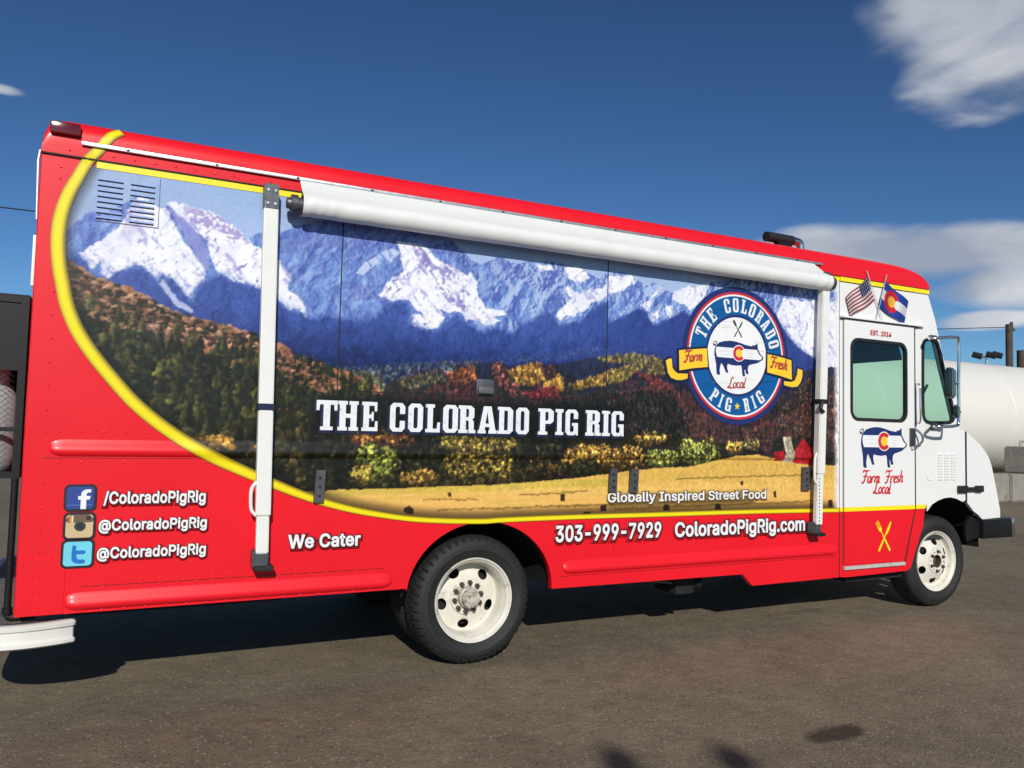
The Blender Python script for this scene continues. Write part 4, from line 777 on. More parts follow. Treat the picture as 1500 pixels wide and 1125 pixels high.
TREES = [([(-0.838,1.429),(-0.736,1.48),(-0.566,1.483),(-0.477,1.435),(-0.519,1.372),(-0.732,1.37)], 90, [(196, 126, 62), (176, 108, 52), (214, 148, 78), (150, 92, 46)]),
         ([(-0.732,1.37),(-0.606,1.392),(-0.579,1.227),(-0.618,1.137),(-0.703,1.146),(-0.76,1.228)], 110, [(118, 128, 50), (140, 146, 62), (88, 98, 40), (160, 150, 66)]),
         ([(-0.811,1.26),(-0.735,1.228),(-0.724,1.139),(-0.798,1.139)], 50, [(166, 146, 62), (140, 126, 54)]),
         ([(-0.513,1.186),(-0.418,1.227),(-0.309,1.184),(-0.316,1.134),(-0.502,1.128)], 70, [(140, 112, 52), (166, 130, 60), (112, 88, 42)]),
         ([(-0.253,1.418),(-0.068,1.459),(0.2,1.438),(0.237,1.358),(-0.016,1.321),(-0.227,1.333)], 150, [(156, 134, 60), (134, 118, 52), (180, 152, 72), (110, 100, 46)]),
         ([(-0.204,1.32),(0.227,1.336),(0.208,1.146),(-0.105,1.132),(-0.223,1.205)], 190, [(144, 124, 54), (176, 146, 62), (112, 100, 44), (92, 84, 38)]),
         ([(0.639,1.408),(1.055,1.404),(1.261,1.368),(1.234,1.222),(1.03,1.223),(0.85,1.252),(0.67,1.224)], 200, [(196, 146, 60), (170, 124, 52), (214, 164, 74), (140, 104, 48), (92, 80, 40)]),
         ([(0.722,1.307),(0.86,1.308),(0.851,1.177),(0.725,1.168)], 60, [(60, 60, 32), (46, 48, 26)]),
         ([(1.229,1.493),(1.439,1.507),(1.453,1.428),(1.29,1.416)], 70, [(206, 158, 62), (182, 136, 56), (224, 180, 84)]),
         ([(1.32,1.368),(1.565,1.38),(1.58,1.231),(1.335,1.212)], 120, [(140, 144, 66), (116, 122, 54), (166, 162, 82), (86, 90, 42)]),
         ([(1.639,1.431),(1.818,1.464),(1.917,1.399),(1.899,1.272),(1.693,1.241)], 130, [(150, 152, 70), (126, 130, 58), (176, 172, 86), (92, 98, 44)]),
         ([(2.057,1.427),(2.166,1.438),(2.194,1.376),(2.085,1.354)], 40, [(206, 160, 70), (180, 136, 60)]),
         ([(2.207,1.47),(2.374,1.452),(2.375,1.367),(2.235,1.376)], 40, [(170, 150, 90), (120, 104, 64), (70, 60, 50)]),
         ([(0.382,1.225),(0.483,1.292),(0.643,1.224),(0.618,1.169),(0.409,1.162)], 70, [(52, 52, 28), (70, 62, 34), (120, 84, 44)])]
conifers([(-1.136,1.424),(-0.649,1.391),(-0.296,1.353),(0.586,1.407),(0.617,1.201),(-0.29,1.163),(-1.124,1.131)], 90, 0.08, 0.16, [(34, 36, 20), (26, 28, 16), (46, 46, 26)], 74)
for i, (q, n_, cl) in enumerate(TREES):      # each clump is a few rounded crowns, darker low down
    rs = np.random.RandomState(200+i); p = np.array(q); x0, z0 = p.min(0); x1, z1 = p.max(0); w, h = x1-x0, z1-z0
    kk = max(2, int(round(w/h*2.2)))
    dabs([(x0+w*0.08, z0), (x1-w*0.08, z0), (x1-w*0.15, z0+h*0.5), (x0+w*0.15, z0+h*0.5)], int(n_*0.5), 0.014, 0.03, np.array(cl)*0.45, 90+i, 1.1)
    for c_ in range(kk):
        cx = x0+w*(c_+0.5)/kk+rs.uniform(-0.1, 0.1)*w/kk; rx = min(w*0.5, w/kk*0.85+0.01); rz = h*rs.uniform(0.36, 0.52); cz = z0+h*0.52+rs.uniform(-0.05, 0.08)*h
        el_ = [(cx+rx*math.cos(rad(a)), cz+rz*math.sin(rad(a))) for a in range(0, 360, 20)]
        dabs(el_, int(n_*0.9/kk), 0.012, 0.026, np.array(cl)*0.62, 300+i*9+c_, 1.1, dark=0.7)
        up_ = [(cx-rx*0.12+rx*0.8*math.cos(rad(a)), cz+rz*0.22+rz*0.75*math.sin(rad(a))) for a in range(0, 360, 20)]
        dabs(up_, int(n_*0.8/kk), 0.009, 0.020, np.array(cl)*1.18, 500+i*9+c_, 1.0, dark=0.7)
conifers([(0.475,1.634),(1.559,1.744),(1.69,1.472),(0.584,1.453)], 260, 0.035, 0.075, [(36, 40, 36), (28, 32, 30), (50, 50, 44)], 75)
# field
field = [(-1.293,1.092),(-1.123,1.104),(-0.887,1.121),(-0.639,1.119),(-0.289,1.129),(0.183,1.142),(0.698,1.173),(1.031,1.214),(1.383,1.242),(1.693,1.256),(1.952,1.302),(2.119,1.334),(2.361,1.346),(2.54,1.315),(3.027,1.273),(3.345,1.251),(3.344,0.654),(-1.283,0.848)]
fd = inside(field, 0.004, 0.006)
ft = (1.18-VV)/0.30
lay(fd, ramp(ft+(fbm(2, 24, 3, 21)-0.5)*0.7, C(230, 184, 90), C(246, 198, 108), C(246, 190, 102), C(232, 170, 88)))
lay(fd & (fbm(2.2, 60, 4, 22) > 0.62), C(214, 182, 80), 0.4); lay(fd & (FF > 0.72), C(224, 172, 84), 0.3)
lay(inside([(-1.046,1.111),(1.031,1.176),(1.033,1.119),(-1.044,1.08)], 0.006, 0.004) & fd, C(206, 186, 72), 0.5)
for q in ([(-0.376,1.055),(-0.008,1.055),(-0.008,1.046),(-0.376,1.047)], [(-0.285,0.99),(1.035,1.001),(1.035,0.989),(-0.284,0.982)], [(0.284,1.074),(0.809,1.089),(0.809,1.079),(0.285,1.065)], [(1.568,1.172),(2.95,1.196),(2.95,1.185),(1.568,1.162)], [(1.036,0.963),(2.951,0.982),(2.951,0.971),(1.036,0.953)]):
    lay(inside(q, 0.006, 0.012), C(120, 92, 40), 0.7)
for q in ([(-0.498,1.008),(-0.463,1.016),(-0.436,0.994),(-0.44,0.965),(-0.479,0.966),(-0.501,0.983)], [(-0.215,1.09),(-0.192,1.094),(-0.191,1.069),(-0.21,1.069)], [(0.594,1.069),(0.631,1.073),(0.632,1.023),(0.6,1.023)], [(0.917,0.989),(0.967,0.993),(0.968,0.946),(0.918,0.947)], [(1.454,0.972),(1.478,0.986),(1.509,0.976),(1.516,0.936),(1.461,0.938)], [(1.936,0.971),(1.962,0.981),(1.995,0.97),(1.996,0.929),(1.936,0.931)], [(2.182,1.137),(2.21,1.147),(2.21,1.111),(2.19,1.111)], [(2.52,1.054),(2.549,1.064),(2.556,1.011),(2.528,1.017)], [(0.785,0.946),(0.845,0.949),(0.824,0.922),(0.775,0.923)], [(3.129,0.979),(3.177,0.983),(3.177,0.922),(3.129,0.923)]):
    lay(inside(q, 0, 0.003), C(58, 36, 22), 0.95)
# barn and silo in the print
lay(inside([(2.489,1.368),(2.532,1.459),(2.619,1.488),(2.62,1.358)], 0.004, 0.004), C(40, 46, 34))
lay(inside([(2.518,1.368),(2.627,1.38),(2.627,1.294),(2.526,1.299)], 0.001, 0.002), C(166, 36, 44))
lay(inside([(2.722,1.462),(2.812,1.513),(2.919,1.482),(2.98,1.383),(2.981,1.339),(2.723,1.338)], 0.003, 0.004), C(48, 46, 38))
lay(inside([(2.73,1.354),(2.842,1.486),(2.942,1.388),(2.973,1.372),(2.973,1.262),(2.731,1.283)], 0.0, 0.002), C(176, 38, 46))
lay(inside([(2.619,1.488),(2.707,1.489),(2.723,1.435),(2.745,1.37),(2.723,1.289),(2.62,1.289),(2.649,1.38)], 0.0, 0.002), ramp((UU-2.60)/0.1, C(206, 198, 180), C(170, 160, 140)))
lay(inside([(2.731,1.327),(2.973,1.317),(2.973,1.309),(2.731,1.319)], 0, 0.002), C(120, 26, 34))
# shade print behind the lettering, soft vignette along the yellow border, fade into the white cab
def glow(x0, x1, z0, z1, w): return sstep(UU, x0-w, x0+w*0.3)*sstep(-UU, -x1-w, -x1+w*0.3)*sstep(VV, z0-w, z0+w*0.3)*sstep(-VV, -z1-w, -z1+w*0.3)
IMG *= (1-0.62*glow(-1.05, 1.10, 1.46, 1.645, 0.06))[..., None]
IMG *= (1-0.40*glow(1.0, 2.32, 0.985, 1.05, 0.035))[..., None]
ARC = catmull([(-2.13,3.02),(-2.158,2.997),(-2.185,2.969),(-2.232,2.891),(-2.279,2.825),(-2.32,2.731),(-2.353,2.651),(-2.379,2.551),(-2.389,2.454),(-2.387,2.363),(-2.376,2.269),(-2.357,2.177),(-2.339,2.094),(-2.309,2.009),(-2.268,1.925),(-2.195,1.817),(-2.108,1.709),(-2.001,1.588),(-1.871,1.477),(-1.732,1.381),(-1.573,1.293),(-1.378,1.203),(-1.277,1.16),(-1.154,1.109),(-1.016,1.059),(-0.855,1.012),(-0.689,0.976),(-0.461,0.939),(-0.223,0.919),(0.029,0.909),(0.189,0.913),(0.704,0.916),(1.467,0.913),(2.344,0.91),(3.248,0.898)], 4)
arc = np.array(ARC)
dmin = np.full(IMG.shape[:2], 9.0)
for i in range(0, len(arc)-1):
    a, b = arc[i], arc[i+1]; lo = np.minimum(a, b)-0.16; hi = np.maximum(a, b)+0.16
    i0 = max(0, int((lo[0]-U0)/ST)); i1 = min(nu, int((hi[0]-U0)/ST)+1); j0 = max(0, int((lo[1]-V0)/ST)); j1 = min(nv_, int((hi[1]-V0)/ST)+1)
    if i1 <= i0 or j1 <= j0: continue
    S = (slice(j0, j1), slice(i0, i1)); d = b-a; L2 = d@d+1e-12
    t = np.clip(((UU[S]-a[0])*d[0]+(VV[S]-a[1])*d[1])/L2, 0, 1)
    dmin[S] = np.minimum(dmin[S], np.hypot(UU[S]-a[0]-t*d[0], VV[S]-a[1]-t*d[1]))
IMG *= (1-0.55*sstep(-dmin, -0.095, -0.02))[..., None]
lay(sstep(UU, 3.17, 3.25), C(244, 244, 242), 1.0)
# tiny print softness, then sRGB to linear
I2 = IMG.copy()
for _ in range(1): IMG[:] = I2; I2[1:-1, 1:-1] = (IMG[1:-1, 1:-1]*4+IMG[:-2, 1:-1]+IMG[2:, 1:-1]+IMG[1:-1, :-2]+IMG[1:-1, 2:])/8
tex = (fbm(42, 46, 4, 35)-0.5)*0.75*sstep(-VV, -2.02, -1.80)*(1-0.93*fd)+(FV-0.5)*0.8*hm*(1-fd)*sstep(VV, 1.38, 1.5)+(fbm(45, 45, 3, 36)-0.5)*0.22*fm_
I2 = np.clip(I2*(1+tex)[..., None], 0, 1)
con = sstep(-VV, -2.05, -1.85)*(1-fd)*(1-allsnow); I2 = I2*(1-con[..., None])+np.clip(I2**1.22*1.10, 0, 1)*con[..., None]
I2 = np.clip(I2*(0.985+(fbm(120, 120, 2, 33)[..., None]-0.5)*0.10), 0, 1)
LINC = np.where(I2 <= 0.04045, I2/12.92, ((I2+0.055)/1.055)**2.4)*0.90
keepv = inside(ARC+[(3.30, 0.90), (3.30, 2.806), (-2.19, 2.806)], 0, 0)
quad = keepv[:-1, :-1] & keepv[1:, :-1] & keepv[:-1, 1:] & keepv[1:, 1:]
idx = np.arange(nu*nv_).reshape(nv_, nu)
Fq = np.stack([idx[:-1, :-1], idx[:-1, 1:], idx[1:, 1:], idx[1:, :-1]], -1)[quad]
used = np.unique(Fq); remap = np.full(nu*nv_, -1); remap[used] = np.arange(len(used)); Fq = remap[Fq]
# the vinyl follows the pressed rib of the body side
BZ, BH, BD = 1.352, 0.048, 0.017
def rib_y(z): t = np.clip((1-(z-BZ)/BH)/2, 0, 1); return -BD*np.sin(math.pi*t**1.9)**0.8
yy = -0.003+rib_y(VV.ravel()[used])*sstep(-UU.ravel()[used], -3.22, -3.17)
co = np.stack([UU.ravel()[used], yy, VV.ravel()[used]], 1).astype(np.float32)
me = bpy.data.meshes.new('landscape_print'); me.vertices.add(len(co)); me.vertices.foreach_set('co', co.ravel())
me.loops.add(Fq.size); me.loops.foreach_set('vertex_index', Fq.ravel().astype(np.int32)); me.polygons.add(len(Fq))
me.polygons.foreach_set('loop_start', np.arange(0, Fq.size, 4, dtype=np.int32)); me.polygons.foreach_set('loop_total', np.full(len(Fq), 4, np.int32))
me.update(calc_edges=True); me.validate()
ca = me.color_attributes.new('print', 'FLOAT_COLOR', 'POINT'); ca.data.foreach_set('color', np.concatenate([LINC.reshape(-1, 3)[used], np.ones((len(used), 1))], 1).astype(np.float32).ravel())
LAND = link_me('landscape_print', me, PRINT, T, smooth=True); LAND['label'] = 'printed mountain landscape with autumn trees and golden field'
# yellow border: printed tube with olive edges
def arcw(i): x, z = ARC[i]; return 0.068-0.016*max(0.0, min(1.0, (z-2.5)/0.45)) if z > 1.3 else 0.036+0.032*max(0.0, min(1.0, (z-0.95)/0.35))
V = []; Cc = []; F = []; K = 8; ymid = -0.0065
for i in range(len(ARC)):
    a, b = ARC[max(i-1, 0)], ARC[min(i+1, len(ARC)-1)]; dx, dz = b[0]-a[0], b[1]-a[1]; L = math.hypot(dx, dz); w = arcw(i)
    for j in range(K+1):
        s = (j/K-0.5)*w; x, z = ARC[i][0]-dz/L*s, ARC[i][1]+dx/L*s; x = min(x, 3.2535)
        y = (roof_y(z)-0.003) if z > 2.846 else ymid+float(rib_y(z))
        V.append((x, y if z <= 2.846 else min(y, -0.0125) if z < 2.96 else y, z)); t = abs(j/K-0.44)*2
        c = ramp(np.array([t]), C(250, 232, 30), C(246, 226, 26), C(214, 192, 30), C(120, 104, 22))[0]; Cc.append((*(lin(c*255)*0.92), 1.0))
    if i: F += [((i-1)*(K+1)+j, (i-1)*(K+1)+j+1, i*(K+1)+j+1, i*(K+1)+j) for j in range(K)]
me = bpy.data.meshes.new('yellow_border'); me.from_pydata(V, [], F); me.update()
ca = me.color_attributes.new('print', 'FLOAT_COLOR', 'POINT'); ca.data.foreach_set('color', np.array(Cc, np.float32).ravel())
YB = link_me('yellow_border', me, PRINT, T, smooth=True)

# ------------------------------------------------------------------ ribs, rivets, joints, louvres
def rib(x0, x1, zc, h, d, parent=BODY, name='pressed_rib'):
    V = []; F = []; K = 14; xs = []
    for i in range(9): xs.append((x0+h*1.3*(1-math.cos(rad(90*i/8))), math.sin(rad(90*i/8))))
    xs += [(x1-h*1.3*(1-math.cos(rad(90*i/8))), math.sin(rad(90*i/8))) for i in range(8, -1, -1)]
    for x, k in xs:      # swells slowly from the top, turns in sharply at the lower edge
        for j in range(K+1):
            t = j/K; V.append((x, 0.001-(d+0.001)*max(k, 0.0)**0.8*math.sin(math.pi*t**1.9)**0.8, zc+h*(0.25+0.75*k)*(1-2*t)))
    for i in range(len(xs)-1):
        for j in range(K): F.append((i*(K+1)+j, i*(K+1)+j+1, (i+1)*(K+1)+j+1, (i+1)*(K+1)+j))
    return link(name, V, F, RED, parent, auto=60)
rib(-2.375, -1.15, BZ, BH, BD); rib(-2.27, -0.56, 0.578, 0.050, 0.020); rib(0.63, 3.235, 0.583, 0.050, 0.020)
for x0, x1, z in ((-2.39, -1.3, 1.2985), (-2.2, -0.6, 0.648), (0.6, 3.22, 0.5225)):
    box('panel_joint', x0, x1, -0.0022, 0.0, z-0.0016, z+0.0016, mat('red_joint', srgb(120, 8, 16), 0.5), BODY)
box('corner_patch', -2.462, -2.275, -0.004, 0.0, 0.519, 0.795, RED, BODY)
rv = []
def rivet(x, z, r=0.0065, h=0.0045, y=-0.0005):
    V = []; F = []
    for j, (k, d) in enumerate(((1, 0), (0.8, 0.6), (0.4, 0.95))):
        V += [(x+r*k*math.cos(rad(60*i)), y-h*d, z+r*k*math.sin(rad(60*i))) for i in range(6)]
    V.append((x, y-h, z))
    for j in range(2): F += [(j*6+i, j*6+(i+1) % 6, (j+1)*6+(i+1) % 6, (j+1)*6+i) for i in range(6)]
    F += [(12+i, 12+(i+1) % 6, 18) for i in range(6)]
    rv.append((V, F))
for i in range(56): rivet(-2.36+i*0.1, 2.872, y=-0.0085)
for z in (2.78, 2.72, 2.62, 2.50, 2.38, 2.26, 2.14, 2.02, 1.90, 1.78, 1.66, 1.54, 1.43, 1.30, 1.17, 1.05, 0.93, 0.83, 0.76, 0.68, 0.60, 0.545): rivet(-2.395+0.0*z, z)
for i in range(6): rivet(-2.33+i*0.098, 1.432)
for i in range(9): rivet(-2.33+i*0.098, 1.2765)
for i in range(18): rivet(-2.1+i*0.088, 0.672); rivet(-2.1+i*0.088, 0.642); rivet(-2.2+i*0.1, 0.526)
for i in range(27): rivet(0.62+i*0.098, 0.70, r=0.005); rivet(0.62+i*0.098, 0.503, r=0.005)
for i in range(8): rivet(3.24, 0.6+i*0.27, r=0.005)
V, F = join_geo(rv); o = link('rivets', V, F, mat('red_rivet', srgb(226, 30, 44), 0.3, coat=0.4), BODY, kind='stuff', auto=60)
rv = []
for i in range(21): rivet(-1.05+i*0.2, 1.4285, y=-0.0035, r=0.0045); rivet(-1.05+i*0.2, 1.268, y=-0.0035, r=0.0045)
V, F = join_geo(rv); link('rivets', V, F, mat('dark_rivet', srgb(74, 70, 58), 0.3, coat=0.3), LAND, kind='stuff', auto=60)
# serving hatch outline: fine dark gaps around the lift-up panel, and its recessed latch
HZ = 1.704
HAT = box('serving_hatch_gap', -0.938, -0.931, -0.0045, -0.002, HZ, 2.70, CRACK, T)
box('serving_hatch_gap', 0.944, 0.951, -0.0045, -0.002, HZ, 2.70, CRACK, T)
box('serving_hatch_gap', -0.938, 0.951, -0.0045, -0.002, HZ-0.006, HZ, CRACK, T)
hq = [(-0.05,1.813),(0.084,1.705)]
HL = box('hatch_latch', hq[0][0]+0.005, hq[1][0]-0.005, -0.016, -0.003, hq[1][1]+0.005, hq[0][1], GALV, T, bevel=0.005)
box('latch_pull', hq[0][0]+0.014, hq[1][0]-0.014, -0.034, -0.014, hq[1][1]+0.014, hq[1][1]+0.058, mat('dull_latch', (0.16, 0.16, 0.165), 0.45, metal=0.5, var=0.2), HL, bevel=0.008)
# folded counter brackets on the wall
for a in ([(-1.051,1.236),(-0.988,1.051)], [(0.973,1.242),(1.039,1.081)], [(1.145,1.237),(1.219,1.073)], [(2.813,1.251),(2.905,1.065)]):
    (x0, z1), (x1, z0) = a
    k = sheet('counter_bracket', [[(x0+0.008, z1), (x1, z1), (x1-0.006, z0), (x0, z0)]], -0.030, -0.004, GALV, T)
    for j in range(3): box('bolt', (x0+x1)/2-0.007, (x0+x1)/2+0.007, -0.036, -0.029, z0+(z1-z0)*(0.2+0.28*j)-0.006, z0+(z1-z0)*(0.2+0.28*j)+0.006, CRACK, k)
# vent louvres high on the rear
lv2 = bpy.data.meshes.new('vent_louvre')
lv2.from_pydata([(0, 0, 0.006), (0.117, 0, 0.006), (0.117, -0.009, -0.004), (0, -0.009, -0.004), (0, 0, -0.005), (0.117, 0, -0.005)], [], [(0, 3, 2, 1), (3, 4, 5, 2), (0, 4, 3), (1, 2, 5)]); lv2.update()
PALE = mat('pale_sky_print', srgb(152, 172, 214), 0.4, var=0.05)
lc = [(-2.225,2.747),(-2.12,2.747),(-2.218,2.546),(-2.072,2.755),(-1.96,2.759),(-2.062,2.554)]
for c, xa in enumerate((lc[0][0], lc[3][0])):
    for r in range(8):
        o = link_me('vent_louvre', lv2, PALE, LAND); o.location = (xa, -0.0035, lc[0][1]-(lc[0][1]-lc[2][1])*r/7)
        box('louvre_slot', xa, xa+0.117, -0.0062, -0.0035, o.location.z-0.0085, o.location.z-0.0052, CRACK, LAND)
lf = [(-2.227,2.527),(-2.218,2.546),(-1.933,2.525),(-1.945,2.795)]
for nm, (x0, x1, z0, z1) in {'v': (lf[2][0], lf[2][0]+0.003, lf[2][1], lf[3][1]), 'h': (lf[0][0], lf[2][0], lf[2][1], lf[2][1]+0.004)}.items():
    box('vent_frame_edge', x0, x1, -0.006, -0.003, z0, z1, mat('print_joint', srgb(84, 90, 130), 0.5), LAND)
# rear marker light and roof vent pipe
box('marker_light', -2.452, -2.315, -0.036, 0.02, 2.945, 3.008, LENSR, T, bevel=0.010)
rp = [(2.62, 0.33, 3.115), (3.02, 0.33, 3.125), (3.12, 0.33, 3.12), (3.17, 0.33, 3.10), (3.19, 0.33, 3.05), (3.19, 0.33, 2.99)]
k_ = [(2.76,3.175),(3.062,3.167),(3.184,3.111)]
PIPE = tube('roof_pipe', [(k_[0][0], 0.33, k_[0][1]+0.01), (k_[0][0]+0.03, 0.33, k_[0][1]+0.012), (k_[1][0], 0.33, k_[0][1]+0.012)], 0.042, BLACK, T, seg=16)
tube('pipe_elbow', catmull([(k_[1][0], 0.33, k_[0][1]+0.012), (k_[1][0]+0.08, 0.33, k_[0][1]+0.005), (k_[2][0]-0.02, 0.33, k_[0][1]-0.05), (k_[2][0], 0.33, 2.98)], 5), 0.036, CHROME, T, seg=14)
box('pipe_bracket', k_[0][0]+0.12, k_[1][0]-0.03, 0.30, 0.36, 3.0, k_[0][1]-0.02, BLKSTEEL, T)

# ------------------------------------------------------------------ awning
AR = box('awning_rail', -2.308, 3.035, -0.026, -0.0085, 2.9055, 2.925, ALU, T, bevel=0.004)
for i in range(12): box('rail_screw', -2.1+i*0.44, -2.085+i*0.44, -0.029, -0.0255, 2.911, 2.92, CRACK, AR)
RY, RZ, RR = -0.098, 2.742, 0.064
AW = empty('awning', (0, 0, 0), T)
def fabric():
    # from the rail, over the front of the roll, round under it
    rail_pt = (-0.022, 2.9085); d = math.hypot(rail_pt[0]-RY, rail_pt[1]-RZ); base = math.atan2(rail_pt[1]-RZ, rail_pt[0]-RY); off = math.acos(RR/d)
    a0 = base+off; pr = [(rail_pt[0]+(RY+RR*math.cos(a0)-rail_pt[0])*t, rail_pt[1]+(RZ+RR*math.sin(a0)-rail_pt[1])*t, t) for t in (0, 0.12, 0.3, 0.5, 0.7, 0.88)]
    for i in range(25): a = a0+(math.pi*1.75)*i/24; rr = RR-0.004*i/24; pr.append((RY+rr*math.cos(a), RZ+rr*math.sin(a), 1.0+i/24))
    xs = np.concatenate([np.linspace(-1.2, -0.95, 14), np.linspace(-0.93, 2.75, 120), np.linspace(2.77, 3.015, 14)])
    V = []; F = []
    for x in xs:
        e0 = math.exp(-((x+1.2)/0.22)); e1 = math.exp(-((3.015-x)/0.16))
        for y, z, t in pr:
            w = 0.0007*math.sin(x*9+t*2)+0.0006*math.sin(x*27+t*5)+(e0*0.0030+e1*0.0045)*math.sin((x*74)+(t*11)+2*math.sin(x*23))*min(1, t)
            sag = -0.012*math.sin(math.pi*min(1, t))
            xx = x
            if x > 2.76: xx = 2.76+(x-2.76)*(0.70+0.30*min(1, t))
            if x < -0.95: xx = x-0.0
            dy = (y-RY); dz = (z-RZ); L = math.hypot(dy, dz)
            V.append((xx, y+(w if t > 0 else 0)*dy/L-0.0+sag*-0.4, z+(w if t > 0 else 0)*dz/L+sag*0.5))
    n = len(pr)
    for i in range(len(xs)-1):
        for j in range(n-1): F.append((i*n+j, i*n+j+1, (i+1)*n+j+1, (i+1)*n+j))
    return link('awning_fabric', V, F, AWN, AW, smooth=True)
fab = fabric()
tube('roller_tube', [(-1.255, RY, RZ), (3.03, RY, RZ)], 0.040, GALV, AW, seg=20)
lathe_ = tube('roller_cap', [(-1.283, RY, RZ), (-1.262, RY, RZ), (-1.2605, RY, RZ), (-1.225, RY, RZ)], [0.030, 0.034, 0.052, 0.052], GALV, AW, seg=20)
tube('roller_cap', [(3.018, RY, RZ), (3.05, RY, RZ), (3.052, RY, RZ), (3.075, RY, RZ)], [0.060, 0.060, 0.035, 0.03], GALV, AW, seg=20)
# awning arms, latched upright against the wall
def arm(name, xt, xb, zt, zb, zsplit, label):
    A_ = empty(name, (0, 0, 0), T); A_['label'] = label
    def xat(z): return xb+(xt-xb)*(z-zb)/(zt-zb)
    def seg(nm, z0, z1, w, y0, y1, m, bev=0.006, dx=0.0):
        bm = bmesh.new(); x0, x1 = xat(z0)+dx, xat(z1)+dx
        vs = [bm.verts.new(v) for v in ((x0-w/2, y0, z0), (x0+w/2, y0, z0), (x0+w/2, y1, z0), (x0-w/2, y1, z0), (x1-w/2, y0, z1), (x1+w/2, y0, z1), (x1+w/2, y1, z1), (x1-w/2, y1, z1))]
        for f in BOXF: bm.faces.new([vs[i] for i in f])
        if bev: bmesh.ops.bevel(bm, geom=list(bm.edges), offset=bev, segments=2, affect='EDGES')
        me = bpy.data.meshes.new(nm); bm.to_mesh(me); bm.free(); return link_me(nm, me, m, A_, auto=40)
    seg('outer_channel', zsplit, zt-0.02, 0.078, -0.105, -0.045, POSTW)
    seg('inner_channel', zb+0.08, zsplit+0.05, 0.066, -0.096, -0.052, POSTW)
    seg('lower_bracket', zb, zb+0.10, 0.085, -0.085, -0.004, GALV, 0.008, -0.006)
    seg('foot_pin', zb-0.012, zb+0.016, 0.105, -0.108, -0.012, BLACK, 0.005, 0.01)
    br = seg('upper_bracket', zt-0.075, zt+0.075, 0.080, -0.108, -0.038, GALV, 0.008)
    seg('standoff', zt-0.03, zt+0.03, 0.03, -0.045, -0.003, GALV, 0.0)
    seg('standoff', zb+0.45, zb+0.50, 0.03, -0.050, -0.0035, GALV, 0.0)
    for dz in (-0.04, 0.035):
        for dx in (-0.02, 0.02): tube('bracket_bolt', [(xat(zt)+dx, -0.114, zt+dz), (xat(zt)+dx, -0.104, zt+dz)], 0.008, ALU, A_, seg=8)
    return A_, xat, seg
pt = [(-1.367,2.763),(-1.334,0.723)]
A1, xat1, seg1 = arm('awning_arm', pt[0][0], pt[1][0], pt[0][1]+0.0, pt[1][1]-0.02, 0.99, 'white awning arm strapped beside the landscape hill')
zst = (-1.348,1.588)
seg1('strap', zst[1]-0.018, zst[1]+0.018, 0.088, -0.110, -0.040, NAVYD, 0.003)
h = [(-1.396,1.18),(-1.382,1.032)]
tube('arm_handle', catmull([(xat1(1.17)-0.035, -0.075, 1.175), (xat1(1.1)-0.062, -0.080, 1.14), (xat1(1.05)-0.066, -0.080, 1.08), (xat1(1.0)-0.060, -0.080, 1.02), (xat1(1.0)-0.034, -0.076, 0.99)], 4), 0.010, POSTW, A1, seg=8)
pt2 = [(2.996,2.768),(2.924,0.729)]
A2, xat2, seg2 = arm('awning_arm', pt2[0][0]+0.0, pt2[1][0], pt2[0][1]-0.01, pt2[1][1]-0.01, 1.20, 'white awning arm with a black hook strap near the cab')
zs2 = (2.952,1.779)
seg2('strap', zs2[1]-0.018, zs2[1]+0.018, 0.092, -0.112, -0.040, BLACK, 0.003)
tube('hook', catmull([(xat2(zs2[1])-0.03, -0.115, zs2[1]-0.01), (xat2(zs2[1])-0.05, -0.12, zs2[1]-0.06), (xat2(zs2[1])-0.02, -0.12, zs2[1]-0.085)], 4), 0.014, BLACK, A2, seg=8)
tube('arm_handle', catmull([(xat2(1.4)-0.03, -0.075, 1.37), (xat2(1.3)-0.055, -0.08, 1.32), (xat2(1.2)-0.055, -0.08, 1.16), (xat2(1.1)-0.03, -0.076, 1.13)], 4), 0.010, POSTW, A2, seg=8)
for i in range(14): tube('adjust_hole', [(xat2(0.8)-0.004, -0.0972, 0.80+i*0.028), (xat2(0.8)-0.004, -0.0955, 0.80+i*0.028)], 0.006, CRACK, A2, seg=8)

# ------------------------------------------------------------------ lettering on the wrap
LET = empty('side_lettering', (0, 0, 0), T)
def bx(a): return a[0][0], a[1][0], a[0][1], a[2][1]-a[0][1]
for body, q in (('/ColoradoPigRig', [(-2.121,1.065),(-1.629,1.057),(-2.124,1.126)]), ('@ColoradoPigRig', [(-2.136,0.928),(-1.617,0.913),(-2.139,0.984)]), ('@ColoradoPigRig', [(-2.137,0.786),(-1.616,0.77),(-2.14,0.842)])):
    x0, x1, z, c = bx(q); lettering(body, x0, x1, z, c, LWH, LET, halo=HALO)
x0, x1, z, c = bx([(-1.183,0.794),(-0.763,0.782),(-1.186,0.869)]); lettering('We Cater', x0, x1, z, c, LWH, LET, halo=HALO)
x0, x1, z, c = bx([(0.563,0.755),(1.437,0.749),(0.56,0.861)]); lettering('303-999-7929', x0, x1, z, c, LWH, LET, halo=HALO)
x0, x1, z, c = bx([(1.559,0.749),(2.861,0.734),(1.558,0.852)]); lettering('ColoradoPigRig.com', x0, x1, z, c, LWH, LET, halo=HALO)
x0, x1, z, c = bx([(0.972,1.009),(2.442,1.002),(0.971,1.075)]); lettering('Globally Inspired Street Food', x0, x1, z, c, LWH, LET, bold=0.022, halo=HALOG, y=-0.0095)
